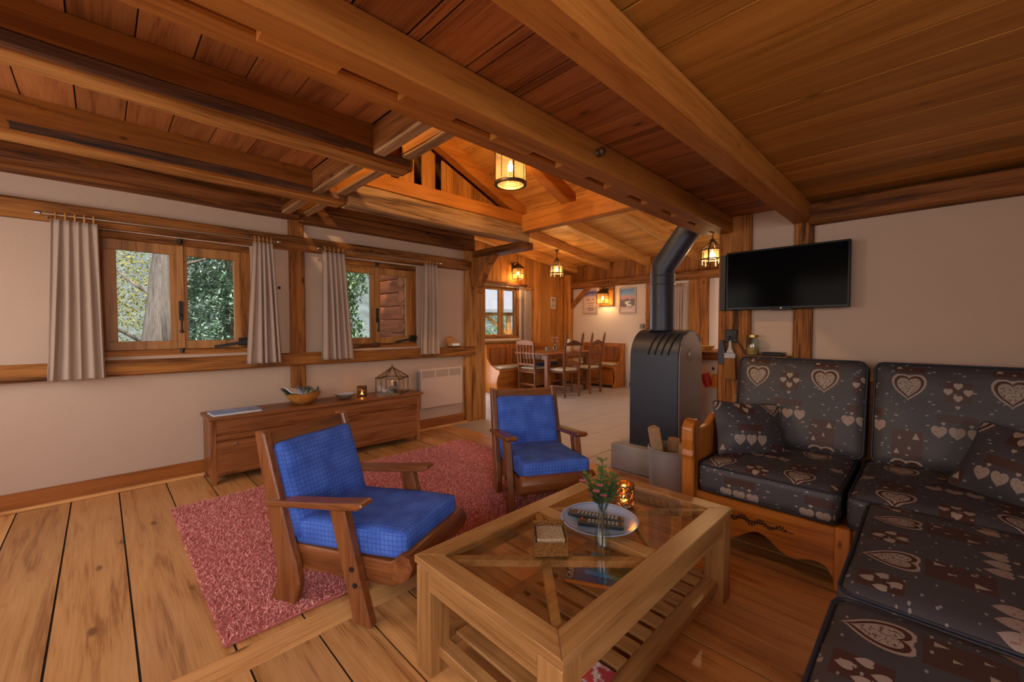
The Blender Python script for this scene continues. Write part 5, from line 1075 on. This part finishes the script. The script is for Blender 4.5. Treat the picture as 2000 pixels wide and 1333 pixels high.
# ------------------------------------------------------------------ outside
gd = tag(box('garden_ground', -40, 45, 4.7, 70, -.75, -.55, M['ground'], None, 0, 'c'), kind='structure')
hl = MB(); nx, ny = 40, 10; v = []; rr = random.Random(9)
for j in range(ny + 1):
    for i in range(nx + 1):
        x = -60 + 130 * i / nx; y = 34 + 36 * j / ny; v.append((x, y, -.6 + 17 * (j / ny) ** 1.1 + 2.2 * noise.noise(Vector((x * .06, y * .06, 3)))))
hl.add(v, [(j * (nx + 1) + i, j * (nx + 1) + i + 1, (j + 1) * (nx + 1) + i + 1, (j + 1) * (nx + 1) + i) for j in range(ny) for i in range(nx)])
tag(hl.build('hill', M['hill'], smooth='all'), kind='structure')
def leaves(cx, cy, cz, rx, ry, rz, n, size, seed, long=1.0, droop=0, hollow=.35):
    b = MB(); rr = random.Random(seed); k = 0
    while k < n:
        p = Vector((rr.uniform(-1, 1), rr.uniform(-1, 1), rr.uniform(-1, 1)))
        if p.length > 1: continue
        q = Vector((cx + p.x * rx, cy + p.y * ry, cz + p.z * rz))
        if noise.noise(q * (1.6 / max(rx, .5)) * 1.8 + Vector((seed, 0, 0))) < -hollow * .5: k += .3; continue
        k += 1; d = Vector((rr.uniform(-1, 1), rr.uniform(-1, 1), rr.uniform(-.6, .6) - droop)).normalized(); e = d.cross(Vector((rr.uniform(-.5, .5), rr.uniform(-.5, .5), 1))).normalized(); s = size * rr.uniform(.6, 1.3)
        b.add([q - d * s * long, q + e * s * .45, q + d * s * long, q - e * s * .45], [(0, 1, 2, 3)])
    return b
def tree(name, base, h, r, lean, mat, label, clumps, trunk_mat=None):
    t = empty(name, base, 0, label, 'tree', 'trees outside the windows'); top = Vector((lean[0], lean[1], h))
    MB().tube([Vector((0, 0, 0)).lerp(top, k / 8) + Vector((.05 * math.sin(k * 1.3), .03 * math.cos(k), 0)) for k in range(9)], [r * (1.15 - .6 * k / 8) for k in range(9)], 14).build('trunk', trunk_mat or M['bark'], t, smooth=True)
    b = MB()
    for (cx, cy, cz, rx, ry, rz, n, s, lg, dr) in clumps:
        q = leaves(cx, cy, cz, rx, ry, rz, n * 5, s * .45, int(abs(cx * 13 + cz * 7 + cy * 3)) + 1, lg, dr); b.add(q.v, q.f)
    if b.v: o = b.build('crown', mat, t); o['kind'] = 'stuff'
    return t
pine = tree('pine_tree', (.47, 9.2, -.6), 7.5, .26, (1.1, .3), M['lf_grn'], 'pine with a thick pale trunk outside the nearer window', [(.9, .2, 6.6, 1.6, 1.2, .9, 900, .10, 1.4, .2)])
for (p, q) in (((.12, 0, 1.55), (-.85, -.3, 2.35)), ((.45, 0, 2.9), (1.25, -.5, 3.3)), ((.30, 0, 2.3), (-.45, .3, 3.0))):
    MB().tube([p, Vector(p).lerp(Vector(q), .5) + Vector((0, 0, -.05)), q], [.035, .022, .008], 7).build('branch', M['bark'], pine, smooth=True)
tree('autumn_tree', (-.6, 12.0, -.6), 5.5, .10, (.2, 0), M['lf_yel'], 'thin yellow-leaved tree left of the pine trunk', [(0, 0, 2.9, 1.5, 1.0, 1.6, 1500, .085, .8, 0), (.4, .2, .9, 1.3, .8, .7, 900, .08, .8, 0)])
tree('autumn_tree', (1.1, 13.4, -.6), 5.0, .10, (.1, 0), M['lf_yel'], 'small yellow-leaved tree seen between trunk and spruce', [(-.2, 0, 2.4, 1.0, .8, 1.8, 1100, .085, .8, 0)])
tree('spruce_tree', (1.95, 10.2, -.6), 7, .16, (.1, 0), M['lf_grn'], 'blue-green spruce filling the right pane of the nearer window', [(0, 0, 1.6, 1.25, .9, 1.5, 2600, .10, 1.5, .25), (0, 0, 3.6, 1.2, .9, 1.5, 2600, .10, 1.5, .25), (.1, 0, 5.3, .8, .7, 1.3, 1200, .10, 1.5, .25)])
tree('fir_tree', (3.25, 8.6, -.6), 7, .13, (.1, 0), M['lf_fir'], 'fir with drooping branches outside the second window', [(0, 0, 1.6, .75, .7, 1.3, 1400, .09, 1.6, .6), (.15, 0, 3.0, .75, .7, .9, 900, .09, 1.6, .6), (-.1, 0, 4.3, .6, .6, 1.0, 600, .09, 1.6, .6)])
tree('fir_tree', (4.2, 16.5, -.6), 9, .2, (.1, 0), M['lf_fir'], 'distant fir behind the log wall outside the second window', [(0, 0, 2.2, 1.8, 1.2, 2.4, 1800, .14, 1.4, .5), (0, 0, 5.5, 1.3, 1.0, 2.0, 1200, .14, 1.4, .5)])
for k, (x, y, s) in enumerate(((-2.6, 11, 1.0), (.1, 10.6, .55), (1.2, 8.4, .45))):
    t = empty('garden_shrub', (x, y, -.6), 0, ('wide leafy shrub far left beyond the nearer window', 'low shrub at the foot of the pine trunk', 'low shrub below the spruce outside the nearer window')[k], 'shrub', 'shrubs outside the windows')
    o = leaves(0, 0, s * .75, s * 1.2, s, s * .85, 3000, .035, 30 + k, .8).build('leaf_mass', M['lf_yel' if k != 2 else 'lf_fir'], t); o['kind'] = 'stuff'; MB().tube([(0, 0, 0), (0, 0, s)], [.03, .015], 7).build('stem', M['bark'], t)
# red log wall of the house's own dining wing, seen through the second window
lw = empty('wall_log', (3.39, 4.7, 0), kind='structure'); z = -.5; k = 0
while z < 3.2:
    MB().box(-.11, .11, -.06, 1.85, z, z + .205).build('log', wood('redlog', 'y'), lw, bevel=.035, seg=2, smooth=True)
    MB().cyl((-.40, .52, z + .10), (.0, .52, z + .10), .085, n=12).build('log_end', wood('redlog', 'x'), lw, smooth=True)
    z += .21; k += 1
# timber shelter seen through the dining window
t = empty('garden_shelter', (11.8, 12.6, -.6), R(-32), 'open timber shelter with grey slate roof beyond the dining window', 'shelter')
rfm = MB(); rfm.add([(-2.2, -1.4, 2.45), (2.6, -1.4, 2.45), (2.6, 1.2, 3.9), (-2.2, 1.2, 3.9), (-2.2, -1.4, 2.57), (2.6, -1.4, 2.57), (2.6, 1.2, 4.02), (-2.2, 1.2, 4.02)], [(0, 3, 2, 1), (4, 5, 6, 7), (0, 1, 5, 4), (1, 2, 6, 5), (2, 3, 7, 6), (3, 0, 4, 7)]); rfm.build('slate_roof', M['roofslate'], t)
sw = wood('pine', 'z')
for x in (-2.0, .1, 2.3): box('post', x - .08, x + .08, -1.18, -1.02, 0, 2.5, sw, t, .01, None)
MB().bar((-2.2, -1.1, 2.42), (2.6, -1.1, 2.42), .16, .18).build('eaves_beam', wood('pine', 'x'), t, bevel=.008); MB().bar((-2.2, -1.1, 1.55), (2.6, -1.1, 1.55), .12, .14).build('lower_beam', wood('pine', 'x'), t)
for x in (-2.0, .1): MB().bar((x, -1.1, 1.6), (x + .9, -1.1, 2.35), .12, .12).build('diagonal_brace', wood('pine', 'x'), t)
for x in (.1,): MB().bar((x, -1.1, 1.6), (x - .9, -1.1, 2.35), .12, .12).build('diagonal_brace', wood('pine', 'x'), t)
tag(hewn('porch_post', (7.86, 7.6, -.6), (7.86, 7.6, 3.2), .26, .26, wood('pine', 'z'), .008, .3, .03, 44), 'pale porch post just outside the dining window', 'post')
tree('spruce_tree', (15.5, 18.5, -.6), 8, .2, (.1, 0), M['lf_fir'], 'green tree standing behind the timber shelter', [(0, 0, 2.5, 2.4, 1.2, 2.4, 2200, .14, 1.2, .3), (0, 0, 5.6, 2.0, 1.0, 2.0, 1500, .14, 1.2, .3)])
